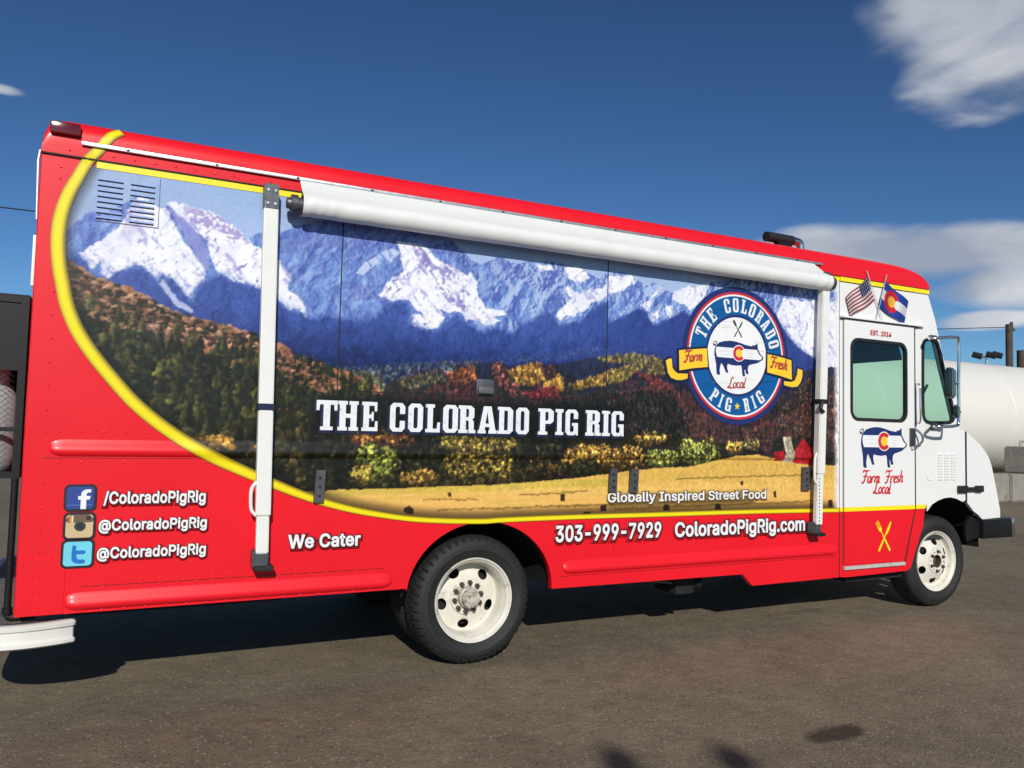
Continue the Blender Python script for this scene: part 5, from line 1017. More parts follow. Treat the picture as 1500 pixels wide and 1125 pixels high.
# the title, one letter at a time
XS = [(68,160),(163,253),(268,338),(392,458),(472,537),(548,612),(625,690),(693,768),(778,862),(865,932),(945,1002),(1042,1110),(1118,1153),(1162,1217),(1250,1318),(1322,1357),(1364,1418)]
TX = [(-1.052,1.544),(-0.93,1.547),(-0.926,1.548),(-0.804,1.551),(-0.783,1.552),(-0.685,1.554),(-0.609,1.557),(-0.514,1.559),(-0.493,1.56),(-0.398,1.563),(-0.381,1.563),(-0.285,1.566),(-0.265,1.567),(-0.165,1.569),(-0.161,1.57),(-0.043,1.573),(-0.027,1.573),(0.108,1.577),(0.113,1.578),(0.224,1.581),(0.246,1.581),(0.342,1.584),(0.411,1.556),(0.529,1.559),(0.543,1.559),(0.605,1.561),(0.621,1.561),(0.72,1.564),(0.78,1.566),(0.906,1.569),(0.914,1.569),(0.98,1.571),(0.993,1.571),(1.096,1.574)]
TITLE = empty('title_lettering', (0, 0, 0), T)
TZ0, TZ1 = 1.466, 1.640
random.seed(5)
for i, ch in enumerate('THECOLORADOPIGRIG'):
    a, b = TX[2*i][0], TX[2*i+1][0]
    lp_ = [[(a+(b-a)*px, TZ0+(TZ1-TZ0)*pz) for px, pz in L] for L in GLY[ch]]
    sheet('letter', lp_, -0.0095, -0.008, WORN, TITLE)
    sh = [[(px-0.010, pz-0.012) for px, pz in ring(L, 0.006 if k == 0 else -0.004)] for k, L in enumerate(lp_)]
    sheet('letter_shadow', sh, -0.0062, -0.005, NAVYD, TITLE)
# social icons
def icon(q, nm, m):
    (x0, z1), (x1, z0) = q
    sheet('icon_edge', [rrect(x0-0.012, x1+0.012, z0-0.012, z1+0.012, 0.026)], -0.0055, -0.001, mat('icon_edge', srgb(34, 24, 34), 0.45), LET)
    return sheet(nm, [rrect(x0, x1, z0, z1, 0.018)], -0.0085, -0.002, m, LET), x0, x1, z0, z1
_, x0, x1, z0, z1 = icon([(-2.286,1.153),(-2.163,1.04)], 'social_icon', mat('icon_blue', srgb(42, 66, 138), 0.4))
w, h = x1-x0, z1-z0
fl = [(0.52, 0.0), (0.72, 0.0), (0.72, 0.42), (0.84, 0.42), (0.87, 0.58), (0.72, 0.58), (0.72, 0.68), (0.77, 0.74), (0.88, 0.74), (0.88, 0.88), (0.72, 0.88), (0.60, 0.83), (0.53, 0.73), (0.52, 0.58), (0.42, 0.58), (0.42, 0.42), (0.52, 0.42)]
sheet('icon_mark', [[(x0+w*a, z0+h*b) for a, b in fl]], -0.0105, -0.0088, LWH, LET)
box('icon_glint', x0+0.006, x1-0.006, -0.0098, -0.0088, z0+h*0.17, z0+h*0.19, mat('icon_pale_blue', srgb(110, 140, 200), 0.4), LET)
_, x0, x1, z0, z1 = icon([(-2.283,1.012),(-2.161,0.896)], 'social_icon', mat('icon_tan', srgb(206, 182, 136), 0.45)); w, h = x1-x0, z1-z0
sheet('icon_band', [[(x0+0.01, z0+h*0.66), (x1-0.01, z0+h*0.66), (x1, z0+h*0.72), (x1, z1-0.02), (x1-0.02, z1), (x0+0.02, z1), (x0, z1-0.02), (x0, z0+h*0.72)]], -0.0095, -0.0088, mat('icon_brown', srgb(104, 82, 62), 0.5), LET)
for k, (cc, xa) in enumerate((((210, 110, 60), 0.10), ((222, 180, 90), 0.16), ((226, 214, 190), 0.22))): box('icon_ray', x0+w*xa, x0+w*(xa+0.05), -0.0105, -0.0097, z0+h*0.66, z1-0.004, mat('icon_ray%d' % cc[1], srgb(*cc), 0.4), LET)
box('icon_finder', x0+w*0.74, x0+w*0.9, -0.0105, -0.0097, z0+h*0.77, z0+h*0.92, BLACK, LET)
for r_, m_, yy in ((0.215, GALV, -0.0108), (0.185, mat('icon_lens', srgb(60, 62, 66), 0.3), -0.0118), (0.10, BLACK, -0.0128)): sheet('icon_lens', [disc_loop(x0+w*0.52, z0+h*0.50, w*r_, 32, h*r_)], yy, yy+0.0009, m_, LET)
_, x0, x1, z0, z1 = icon([(-2.286,0.876),(-2.16,0.755)], 'social_icon', mat('icon_sky', srgb(112, 206, 226), 0.4)); w, h = x1-x0, z1-z0
tl = smooth_loop([(0.30, 0.82), (0.42, 0.82), (0.44, 0.64), (0.70, 0.64), (0.76, 0.56), (0.70, 0.48), (0.46, 0.48), (0.46, 0.34), (0.54, 0.26), (0.70, 0.26), (0.76, 0.18), (0.70, 0.10), (0.48, 0.10), (0.34, 0.18), (0.28, 0.32)], 4)
sheet('icon_mark', [[(x0+w*(a+0.01), z0+h*b) for a, b in tl]], -0.0105, -0.0088, mat('icon_mark_blue', srgb(30, 112, 190), 0.4), LET)

# ------------------------------------------------------------------ round emblem
EM = empty('round_emblem', (0, 0, 0), T); EM['label'] = 'round blue emblem with a pig and a yellow ribbon'
EX, EZ, ER = 2.140, 2.102, 0.530
sheet('emblem_disc', [disc_loop(EX, EZ, ER, 96)], -0.0060, -0.0035, NAVY, EM)
sheet('red_ring', [disc_loop(EX, EZ, 0.490, 96), disc_loop(EX, EZ, 0.472, 96)[::-1]], -0.0075, -0.0062, LRED, EM)
sheet('white_ring', [disc_loop(EX, EZ, 0.4715, 96), disc_loop(EX, EZ, 0.458, 96)[::-1]], -0.0075, -0.0062, LWH, EM)
sheet('blue_band', [disc_loop(EX, EZ, 0.4575, 96), disc_loop(EX, EZ, 0.315, 96)[::-1]], -0.0075, -0.0062, BLUE, EM)
sheet('white_face', [disc_loop(EX, EZ, 0.295, 96)], -0.0075, -0.0062, LWH, EM)
random.seed(3); gp = []
for i in range(46):   # worn plank lines across the badge
    r = ER*0.86*math.sqrt(random.random()); a = random.random()*6.283; x, z = EX+r*math.cos(a), EZ+r*math.sin(a)
    if 0.285 < r < 0.325: continue
    L = random.uniform(0.03, 0.10); gp.append((ribbon_geo([(x-L, z), (x-L*0.3, z+random.uniform(-.004, .004)), (x+L, z+random.uniform(-.006, .006))], [0.0008, random.uniform(0.002, 0.004), 0.0006], -0.0079), r > 0.3))
V, F = join_geo([g_ for g_, d in gp if d]); link('plank_lines', V, F, NAVY, EM, kind='stuff')
V, F = join_geo([g_ for g_, d in gp if not d]); link('plank_lines', V, F, mat('grey_print', srgb(176, 180, 186), 0.5), EM, kind='stuff')
def arc_text(body, a0, a1, rb, h, top=True):
    for i, ch in enumerate(body):
        if ch == ' ': continue
        a = rad(a0+(a1-a0)*i/(len(body)-1)); wd = h*(0.27 if ch == 'I' else 0.53)
        L2 = []
        for L in GLY[ch]:
            out = []
            for px, pz in L:
                if top: rr = rb+pz*h; tx = (px-0.5)*wd; x, z = EX+rr*math.cos(a)+tx*math.sin(a), EZ+rr*math.sin(a)-tx*math.cos(a)
                else: rr = rb+(1-pz)*h; tx = (px-0.5)*wd; x, z = EX+rr*math.cos(a)-tx*math.sin(a), EZ+rr*math.sin(a)+tx*math.cos(a)
                out.append((x, z))
            L2.append(out)
        sheet('emblem_letter', L2, -0.0098, -0.008, WORN, EM)
arc_text('THE COLORADO', 157, 17, 0.335, 0.108); arc_text('PIG', 234, 257, 0.335, 0.105, False); arc_text('RIG', 284, 307, 0.335, 0.105, False)
st = [(EX+0.030*(1 if k % 2 == 0 else 0.42)*math.cos(rad(90+36*k)), EZ-0.389+0.030*(1 if k % 2 == 0 else 0.42)*math.sin(rad(90+36*k))) for k in range(10)]
sheet('star', [st], -0.0098, -0.008, GOLD, EM)
def scaled(L, k): cx = sum(p[0] for p in L)/len(L); cz = sum(p[1] for p in L)/len(L); return [(cx+(x-cx)*k, cz+(z-cz)*k) for x, z in L]
for q, tails in (([(1.573,2.106),(1.833,2.137),(1.845,1.998),(1.715,1.983),(1.579,1.958)], [(1.456,2.022),(1.479,2.036),(1.508,2.042),(1.512,2.006),(1.517,1.972),(1.539,1.948),(1.569,1.934),(1.657,1.937),(1.658,1.904),(1.61,1.889),(1.556,1.886),(1.503,1.901),(1.476,1.936)]),
                 ([(2.444,2.133),(2.573,2.12),(2.699,2.1),(2.705,1.946),(2.582,1.97),(2.442,1.99)], [(2.775,2.039),(2.825,2.028),(2.823,1.976),(2.804,1.928),(2.769,1.893),(2.708,1.886),(2.626,1.898),(2.623,1.93),(2.7,1.927),(2.743,1.941),(2.765,1.987)])):
    for lp_, k, yy in ((tails, 1.0, -0.0105), (q, 1.0, -0.0135)):
        sheet('ribbon_outline', [ring(lp_, 0.020)], yy+0.0018, yy+0.0032, NAVYD, EM)
        sheet('ribbon', [lp_], yy, yy+0.0015, GOLD, EM)
def words_on(body, a, b, h, m, parent, y, w): script_text(body, a[0], b[0], a[1], b[1], h, m, parent, y, w)
e = [(1.615,2.021),(1.802,2.043),(2.47,2.034),(2.668,2.019),(2.042,1.849),(2.235,1.859)]
BRN = mat('brick_red_print', srgb(176, 70, 56), 0.45)
words_on('Farm', e[0], e[1], 0.085, BRN, EM, -0.0142, 0.013); words_on('Fresh', e[2], e[3], 0.085, BRN, EM, -0.0142, 0.013); words_on('Local', e[4], e[5], 0.082, BRN, EM, -0.0085, 0.010)
# pig with the state C, drawn once in unit space and placed twice
PIG = [(262,270),(290,235),(340,212),(400,200),(460,203),(520,220),(570,238),(620,247),(650,250),(655,230),(668,240),(690,222),(708,200),(710,250),(714,285),(730,325),(750,365),(772,385),(775,410),(768,430),(740,455),(715,478),(660,500),(620,515),(605,540),(600,590),(610,640),(595,650),(580,635),(572,590),(568,575),(563,610),(572,670),(560,685),(545,675),(538,630),(535,560),(525,530),(470,540),(420,535),(380,522),(372,560),(378,610),(388,640),(375,650),(360,640),(345,590),(325,540),(310,515),(300,560),(292,620),(298,680),(280,685),(262,670),(258,600),(256,540),(245,470),(235,400),(238,340),(248,295)]
BAND = [(256,300),(430,298),(700,297),(712,330),(732,370),(757,390),(757,414),(735,438),(500,440),(265,440),(254,400),(249,350)]
def pig(x0, x1, z0, z1, y, parent):
    def T_(L): return [(x0+(x1-x0)*(a-235)/540.0, z1-(z1-z0)*(b-200)/485.0) for a, b in L]
    body = T_(PIG); P_o = sheet('pig', [body], y, y+0.0014, NAVY, parent)
    sheet('white_band', [T_(BAND)], y-0.0014, y-0.0003, LWH, parent)
    s = (z1-z0)/485.0; cx, cz = T_([(497, 367)])[0]; R = 112*s
    sheet('letter_c_edge', [disc_loop(cx, cz, R*1.04, 40)], y-0.0030, y-0.0017, LWH, parent)
    cc = disc_loop(cx, cz, R*0.93, 40, None, 38, 322); ci = disc_loop(cx, cz, R*0.52, 40, None, 38, 322)
    sheet('letter_c', [cc+ci[::-1]], y-0.0045, y-0.0033, LRED, parent)
    sheet('gold_disc', [disc_loop(cx+R*0.03, cz, R*0.5, 32)], y-0.0045, y-0.0033, GOLD, parent)
    tl_ = catmull(T_([(258, 285), (232, 278), (222, 255), (240, 228), (262, 235), (255, 262), (232, 268), (222, 285)]), 4)
    V, F = ribbon_geo(tl_, 9*s, y); link('pig_tail', V, F, NAVY, parent)
    gg = [ribbon_geo([T_([(a, b)])[0], T_([(a+w_/2, b+2)])[0], T_([(a+w_, b)])[0]], [0.0005, 5*s, 0.0005], y-0.0017) for a, b, w_ in ((265, 350, 150), (320, 318, 70), (290, 395, 120), (565, 350, 130), (560, 385, 110), (580, 410, 80), (570, 318, 90))]
    V, F = join_geo(gg); link('plank_lines', V, F, mat('grey_print', srgb(176, 180, 186), 0.5), parent, kind='stuff')
pe = [(1.91,2.212),(2.404,1.945)]; pig(pe[0][0], pe[1][0], pe[1][1], pe[0][1], -0.0095, EM)
DL = empty('door_emblem', (0, 0, 0), T)
pd = [(3.503,1.59),(4.082,1.243)]; pig(pd[0][0], pd[1][0], pd[1][1], pd[0][1], -0.0150, DL)
e = [(3.507,1.118),(3.749,1.118),(3.794,1.115),(4.048,1.121),(3.648,1.028),(3.888,1.024)]
words_on('Farm', e[0], e[1], 0.105, LRED, DL, -0.0140, 0.0125); words_on('Fresh', e[2], e[3], 0.105, LRED, DL, -0.0140, 0.0125); words_on('Local', e[4], e[5], 0.105, LRED, DL, -0.0140, 0.0125)
# crossed fork and knife, on the emblem and on the lower door
def fork_knife(a, b, c, d, y, m, parent, s):
    def along(p, q, L):
        dx, dz = q[0]-p[0], q[1]-p[1]; H = math.hypot(dx, dz); ux, uz = dx/H, dz/H
        return [(p[0]+ux*v*H-uz*u*H, p[1]+uz*v*H+ux*u*H) for u, v in L]
    fork = [(-.018, 0), (-.035, .04), (-.03, .3), (-.014, .56), (-.016, .66), (-.062, .72), (-.065, 1.0), (-.048, 1.0), (-.046, .80), (-.03, .80), (-.03, 1.0), (-.012, 1.0), (-.012, .80), (.012, .80), (.012, 1.0), (.03, 1.0), (.03, .80), (.046, .80), (.048, 1.0), (.065, 1.0), (.062, .72), (.016, .66), (.014, .56), (.03, .3), (.035, .04), (.018, 0)]
    knife = [(-.018, 0), (-.035, .04), (-.03, .3), (-.014, .5), (-.016, .55), (-.055, .62), (-.06, .8), (-.03, .95), (.02, 1.0), (.03, .8), (.022, .52), (.016, .48), (.03, .3), (.035, .04), (.018, 0)]
    sheet('knife', [along(c, d, knife)], y, y+0.0012, m, parent); sheet('fork', [along(a, b, fork)], y-0.0016, y-0.0003, m, parent)
f = [(2.181,2.247),(2.095,2.372),(2.105,2.243),(2.189,2.372)]; fork_knife(f[0], f[1], f[2], f[3], -0.0092, mat('charcoal_print', srgb(52, 52, 56), 0.4), EM, 1)
f = [(3.859,0.538),(3.692,0.789),(3.718,0.54),(3.874,0.788)]; fork_knife(f[0], f[1], f[2], f[3], -0.0142, YEL, DL, 1)
x0, x1, z, c = bx([(3.62,2.377),(3.88,2.379),(3.621,2.418)]); lettering('EST. 2014', x0, x1, z, c, LRED, DL, y=-0.019, bold=0.012)
# crossed flags printed on the cab
def flag(corners, nx, ny, colour, y, wave, nm, parent):
    """corners: hoist top, fly top, fly bottom, hoist bottom"""
    a, b, c_, d = [np.array(p) for p in corners]; V = []; Cc = []; F = []
    for j in range(ny+1):
        for i in range(nx+1):
            s, t = i/nx, j/ny; p = a*(1-s)*(1-t)+b*s*(1-t)+c_*s*t+d*(1-s)*t; n_ = (d-a)
            p = p+n_*wave*math.sin(s*5.5)*s**0.3; V.append((p[0], y, p[1])); cc, sh = colour(s, t); k = 0.82+0.18*math.cos(s*9+0.6+t) ; Cc.append((*(lin(cc)*k*0.9), 1))
    for j in range(ny):
        for i in range(nx): F.append((j*(nx+1)+i, (j+1)*(nx+1)+i, (j+1)*(nx+1)+i+1, j*(nx+1)+i+1))
    me = bpy.data.meshes.new(nm); me.from_pydata(V, [], F); me.update(); bm = bmesh.new(); bm.from_mesh(me)
    bm.faces.ensure_lookup_table()
    if bm.faces[0].normal.y > 0: bmesh.ops.reverse_faces(bm, faces=bm.faces)
    bm.to_mesh(me); bm.free()
    ca = me.color_attributes.new('print', 'FLOAT_COLOR', 'POINT'); ca.data.foreach_set('color', np.array(Cc, np.float32).ravel())
    return link_me(nm, me, FLAGM, parent)
FL = empty('flag_print', (0, 0, 0), T); FL['label'] = 'crossed flags printed above the cab door'
def stripes(s, t):
    if s < 0.42 and t < 0.54:
        du, dv = (s*26) % 2-1, (t*18) % 2-1
        return ((200, 206, 220) if du*du+dv*dv < 0.22 else (34, 42, 78)), 0
    return ((150, 50, 62) if int(t*13) % 2 == 0 else (236, 228, 224)), 0
fa = [(3.573,2.87),(3.32,2.665),(3.377,2.499),(3.674,2.679)]
flag(fa, 60, 52, stripes, -0.0190, 0.05, 'striped_flag', FL)
def state(s, t):
    r = math.hypot((s-0.40)*1.45, (t-0.5))
    if r < 0.20: return (250, 190, 50), 0
    if r < 0.40 and not (s > 0.42 and abs(t-0.5) < (s-0.40)*0.85): return (214, 36, 50), 0
    return ((40, 66, 160) if (t < 0.333 or t > 0.667) else (236, 236, 240)), 0
fb_ = [(3.8,2.868),(4.103,2.703),(4.044,2.487),(3.718,2.635)]
flag(fb_, 64, 48, state, -0.0190, 0.05, 'state_flag', FL)
for q in ([(3.569,2.921),(3.773,2.496)], [(3.82,2.918),(3.678,2.488)]):
    V, F = ribbon_geo(q, [0.012, 0.009], -0.0215 if q[0][0] > 3.7 else -0.0205); link('flag_staff', V, F, mat('grey_staff_print', srgb(170, 172, 176), 0.4), FL)

# ------------------------------------------------------------------ cab fittings
hd = [(4.116,1.591),(4.233,1.413)]
HD = box('door_handle', hd[0][0], hd[0][0]+0.05, -0.030, -0.012, hd[1][1]+0.02, hd[0][1], mat('dark_steel', (0.12, 0.12, 0.125), 0.3, metal=0.8), T, bevel=0.006)
tube('handle_grip', catmull([(hd[0][0]+0.055, -0.02, hd[0][1]), (hd[0][0]+0.10, -0.055, hd[0][1]-0.05), (hd[1][0], -0.055, hd[1][1]+0.07), (hd[1][0]-0.02, -0.02, hd[1][1]+0.02)], 4), 0.010, CHROME, HD, seg=8)
tube('handle_grip', [(hd[0][0]+0.02, -0.03, hd[1][1]+0.005), (hd[1][0]-0.01, -0.03, hd[1][1]+0.03)], 0.016, CHROME, HD, seg=8)
gb = [(4.205,1.978),(4.211,1.642)]
tube('grab_bar', catmull([(gb[0][0], -0.005, gb[0][1]), (gb[0][0], -0.05, gb[0][1]-0.01), (gb[0][0], -0.055, (gb[0][1]+gb[1][1])/2), (gb[1][0], -0.05, gb[1][1]+0.01), (gb[1][0], -0.005, gb[1][1])], 4), 0.009, CHROME, T, seg=8)
MIR = empty('mirror', (0, 0, 0), T); MIR['label'] = 'chrome mirror bracket with tall and round mirrors'
MY = -0.20
mq = [(4.151,2.371),(4.26,2.385),(4.466,2.401),(4.522,2.356),(4.517,2.005),(4.513,1.674),(4.465,1.619),(4.289,1.609),(4.161,1.612)]
m0 = (4.442,2.411); m1 = (4.472,1.63)
path = [(m0[0], -0.01, m0[1]), (mq[1][0], -0.12, mq[1][1]-0.005), (mq[2][0], MY, mq[2][1]), (mq[3][0], MY, mq[3][1]), (mq[4][0], MY, mq[4][1]), (mq[5][0], MY, mq[5][1]), (mq[6][0], MY, mq[6][1]), (mq[7][0], -0.14, mq[7][1]+0.0), (m1[0], -0.012, m1[1])]
tube('mirror_arm', catmull(path, 6), 0.0135, CHROME, MIR, seg=10)
box('mirror_mount', m0[0]-0.045, m0[0]+0.03, -0.035, -0.002, m0[1]-0.018, m0[1]+0.022, GALV, MIR, bevel=0.005)
box('mirror_mount', m1[0]-0.06, m1[0]+0.03, -0.04, -0.002, m1[1]-0.04, m1[1]+0.01, GALV, MIR, bevel=0.006)
mh = [(4.331,2.127),(4.477,1.859)]
def mirror_head(loop, y0, y1, yaw_, nm):
    me = sheet_mesh(nm, [loop], y0, y1); cx = sum(p[0] for p in loop)/len(loop); R_ = Matrix.Rotation(yaw_, 4, 'Z')
    bm = bmesh.new(); bm.from_mesh(me); bmesh.ops.dissolve_limit(bm, angle_limit=rad(2), verts=bm.verts, edges=bm.edges)
    bmesh.ops.bevel(bm, geom=[e for e in bm.edges if e.is_manifold and e.calc_face_angle() > rad(60)], offset=0.016, segments=3, affect='EDGES'); bm.to_mesh(me); bm.free()
    for v in me.vertices: q = R_ @ Vector((v.co.x-cx, v.co.y-MY, 0)); v.co = (q.x+cx, q.y+MY, v.co.z)
    return link_me(nm, me, mat('dark_mirror_shell', (0.018, 0.026, 0.024), 0.22, coat=0.5), MIR, auto=40)
mcx, mcz = (mh[0][0]+mh[1][0])/2, (mh[0][1]+mh[1][1])/2
mirror_head(rrect(mcx-0.085, mcx+0.085, mh[1][1], mh[0][1], 0.035), MY-0.03, MY+0.03, rad(20), 'mirror_head')
sm = (4.476,1.745)
mirror_head(disc_loop(sm[0], sm[1], 0.062, 28), MY-0.025, MY+0.02, rad(20), 'spot_mirror')
tube('mirror_clamp', [(mcx, MY, mcz), (mq[4][0], MY, mcz)], 0.012, CHROME, MIR, seg=8); tube('mirror_clamp', [(sm[0], MY, sm[1]), (mq[5][0]+0.02, MY, sm[1])], 0.014, CHROME, MIR, seg=8)

# ------------------------------------------------------------------ rear bumper, gas cage, pipe
path = catmull([(-2.222, 0.055), (-2.30, 0.020), (-2.45, -0.010), (-2.62, 0.010), (-2.74, 0.10), (-2.80, 0.30), (-2.81, 0.8), (-2.81, 1.55), (-2.80, 2.05), (-2.74, 2.25), (-2.62, 2.34), (-2.45, 2.36)], 5)
pr = [(0.045, 0.0), (0.0, 0.0), (-0.012, 0.008), (-0.012, 0.020), (0.004, 0.028), (0.004, 0.082), (-0.010, 0.090), (-0.012, 0.104), (0.0, 0.112), (0.06, 0.112)]
V = []; F = []; n = len(pr)
for i, (x, y) in enumerate(path):
    a, b = path[max(i-1, 0)], path[min(i+1, len(path)-1)]; dx, dy = b[0]-a[0], b[1]-a[1]; L = math.hypot(dx, dy); nx, ny = -dy/L, dx/L
    if (x+1.0)*nx+(y-1.17)*ny > 0: nx, ny = -nx, -ny
    nx, ny = -nx, -ny
    sgn = 1 if ((x+1.0)*nx+(y-1.17)*ny) > 0 else -1
    V += [(x-nx*sgn*d*1.0, y-ny*sgn*d*1.0, 0.362+z) for d, z in pr]
for i in range(len(path)-1):
    for j in range(n-1): F.append((i*n+j, i*n+j+1, (i+1)*n+j+1, (i+1)*n+j))
RB = link('rear_bumper', V, F, BUMPW, T, auto=40)
sd = RB.modifiers.new('thickness', 'SOLIDIFY'); sd.thickness = 0.006; sd.offset = 0
link('bumper_tread', [(x*1.0+0.004, y+0.004, 0.4765) for x, y in path]+[(-2.44, 0.12, 0.4765), (-2.44, 2.25, 0.4765)], [tuple(list(range(len(path)))+[len(path)+1, len(path)])], mat('grimy_tread_plate', (0.16, 0.15, 0.135), 0.7, metal=0.2, var=0.35, scale=6, bump=0.6, bscale=60, dirt=((0.03, 0.028, 0.025), 5, 0.52)), T)
for yy in (0.7, 1.6): box('bumper_stay', -2.79, -2.3, yy, yy+0.07, 0.40, 0.47, DARK, T)
CG = empty('gas_cage', (0, 0, 0), T); CG['label'] = 'black steel cage with expanded mesh behind the rear corner'
cx0, cx1, cy0, cy1, cz0, cz1 = -3.25, -2.505, 0.10, 0.75, 1.19, 2.115
t = 0.034
for x in (cx0, cx1-t):
    for y in (cy0, cy1-t): box('cage_post', x, x+t, y, y+t, cz0, cz1, BLKSTEEL, CG)
for z in (cz0, cz1-t):
    for y in (cy0, cy1-t): box('cage_rail', cx0+t, cx1-t, y+0.001, y+t-0.001, z, z+t, BLKSTEEL, CG)
    for x in (cx0, cx1-t): box('cage_rail', x+0.001, x+t-0.001, cy0+t, cy1-t, z, z+t, BLKSTEEL, CG)
box('cage_rail', cx0+t, cx1-t, cy0+0.002, cy0+0.022, 1.425, 1.447, BLKSTEEL, CG)
box('cage_plate', cx0+t, cx1-t, cy0+0.010, cy0+0.016, 1.735, cz1-t, BLKSTEEL, CG)
box('cage_floor', cx0+t, cx1-t, cy0+t, cy1-t, cz0+0.004, cz0+0.012, BLKSTEEL, CG)
box('cage_back', cx0+t, cx1-t, cy1-0.016, cy1-0.010, cz0+t, cz1-t, BLKSTEEL, CG)
box('cage_lid', cx0, cx1, cy0, cy1, cz1+0.001, cz1+0.007, BLKSTEEL, CG)
def mesh_panel(x0, x1, z0, z1, y):
    V = []; F = []; px, pz = 0.034, 0.0145; w = 0.0013; d = 0.0025
    nx_, nz2 = int((x1-x0)/px), int((z1-z0)/pz)
    for i in range(nx_):
        for j in range(nz2):
            a = x0+i*px+(px/2 if j % 2 else 0); b = z0+j*pz
            for (p, q, r, s) in ((a, b, a+px/2, b+pz), (a+px/2, b+pz, a+px, b)):
                if r > x1 or p > x1: continue
                k = len(V); V += [(p, y, q-w), (r, y, s-w), (r, y-d, s+w), (p, y-d, q+w)]; F.append((k, k+1, k+2, k+3))
    return link('expanded_mesh', V, F, mat('galvanised_mesh', (0.085, 0.085, 0.085), 0.5, metal=0.3, var=0.3), CG, kind='stuff')
mesh_panel(cx0+t, cx1-t, cz0+t, 1.735, cy0+0.014)
tube('gas_pipe', catmull([(-2.523, 0.115, 1.19), (-2.523, 0.115, 0.8), (-2.523, 0.115, 0.53), (-2.520, 0.115, 0.503), (-2.50, 0.115, 0.495), (-2.40, 0.115, 0.497)], 5), 0.0165, BLKSTEEL, T, seg=12)
tube('pipe_fitting', [(-2.523, 0.115, 0.545), (-2.523, 0.115, 0.515)], 0.023, BLKSTEEL, T, seg=12); tube('pipe_fitting', [(-2.505, 0.115, 0.495), (-2.475, 0.115, 0.495)], 0.023, BLKSTEEL, T, seg=12)
box('rear_hinge', -2.500, -2.481, 0.02, 0.05, 2.16, 2.42, WHITE, T, bevel=0.004)
tube('rear_gutter', [(-2.492, 0.03, 2.86), (-2.497, 0.02, 2.80), (-2.489, 0.02, 2.5)], 0.006, ALU, T, seg=6)
# gas bottle standing in the cage
def vlathe(name, prof, cx, cy, z0, m, parent=None, seg=40):
    V = []; F = []; n = len(prof)
    for k in range(seg):
        w = 2*math.pi*k/seg; V += [(cx+r*math.cos(w), cy+r*math.sin(w), z0+z) for r, z in prof]
    for k in range(seg):
        for j in range(n-1): F.append((k*n+j, ((k+1) % seg)*n+j, ((k+1) % seg)*n+j+1, k*n+j+1))
    return link(name, V, F, m, parent, auto=40)
GB = empty('gas_bottle', (-2.672, 0.30, cz0+0.013))
tag(GB, 'pale gas bottle standing inside the black mesh cage', 'gas bottle')
vlathe('bottle_body', [(0.0, 0.02), (0.11, 0.02), (0.128, 0.05), (0.132, 0.10), (0.132, 0.34), (0.122, 0.40), (0.09, 0.455), (0.04, 0.48), (0, 0.485)], 0, 0, 0, mat('bottle_white', (0.42, 0.42, 0.42), 0.5), GB)
vlathe('foot_ring', [(0.10, 0.0), (0.105, 0.0), (0.105, 0.04), (0.10, 0.04)], 0, 0, 0, GALV, GB)
vlathe('collar', [(0.075, 0.45), (0.08, 0.45), (0.08, 0.56), (0.075, 0.56)], 0, 0, 0, WHITE, GB); vlathe('valve', [(0.0, 0.54), (0.02, 0.54), (0.02, 0.48)], 0, 0, 0, ALU, GB, 12)

# ------------------------------------------------------------------ beyond the truck
TK = empty('storage_tank', (22, 9.6, 0)); tag(TK, 'long white horizontal gas storage tank behind the concrete blocks', 'tank')
prf = []; R = 1.62
for i in range(13): a = rad(90*i/12); prf.append((R*math.sin(a), -13.0-1.1*math.cos(a)))
prf += [(R, x) for x in (-9, -4.5, 0, 4.5, 9)]
for i in range(12, -1, -1): a = rad(90*i/12); prf.append((R*math.sin(a), 13.0+1.1*math.cos(a)))
V = []; F = []; seg = 96; n = len(prf)
for k in range(seg):
    w = 2*math.pi*k/seg; V += [(x, r*math.cos(w), 2.10+r*math.sin(w)) for r, x in prf]
for k in range(seg):
    for j in range(n-1): F.append((k*n+j, k*n+j+1, ((k+1) % seg)*n+j+1, ((k+1) % seg)*n+j))
link('tank_shell', V, F, TANKW, TK, auto=40)
for x in (-10.4, -7.8, -5.2, -2.6, -1.1, 1.4, 4.0, 6.6, 9.2): tube('weld_seam', [(x, 1.618*math.cos(rad(a)), 2.10+1.618*math.sin(rad(a))) for a in range(0, 361, 6)], 0.010, TANKW, TK, seg=6, cap=False)
for x in (-9.5, -4.0, 2.0, 9.0):
    lp_ = [(-1.25, 0.0), (1.25, 0.0)]+[(1.62*math.cos(rad(a)), 2.10+1.62*math.sin(rad(a))) for a in range(-42, -139, -8)]
    me = sheet_mesh('saddle', [lp_], -0.25, 0.25)
    for v in me.vertices: v.co = (x+v.co.y, v.co.x, v.co.z)
    link_me('saddle', me, CONC, TK)
def block(x, z, L, label):
    bm = bmesh.new(); vs = [bm.verts.new(v) for v in boxv(-L/2, L/2, 0, 0.62, 0, 0.675)]
    for f in BOXF: bm.faces.new([vs[i] for i in f])
    bmesh.ops.bevel(bm, geom=list(bm.edges), offset=0.03, segments=2, affect='EDGES')
    me = bpy.data.meshes.new('concrete_block'); bm.to_mesh(me); bm.free(); o = link_me('concrete_block', me, CONC, None, auto=40); o.location = (x+L/2, 7.05, z); o.rotation_euler = (0, 0, rad(random.uniform(-1, 1)))
    tag(o, label, 'concrete block', 'concrete barrier blocks'); return o
random.seed(2)
block(15.72, 0.0, 1.8, 'grey concrete block on the ground between the truck nose and the stacked block')
block(17.54, 0.0, 1.8, 'grey concrete block on the ground under the end of the stacked block')
block(19.36, 0.0, 1.8, 'grey concrete block on the ground under the railing end of the stacked block')
block(18.3, 0.68, 1.8, 'grey concrete block stacked on two others below the railing')
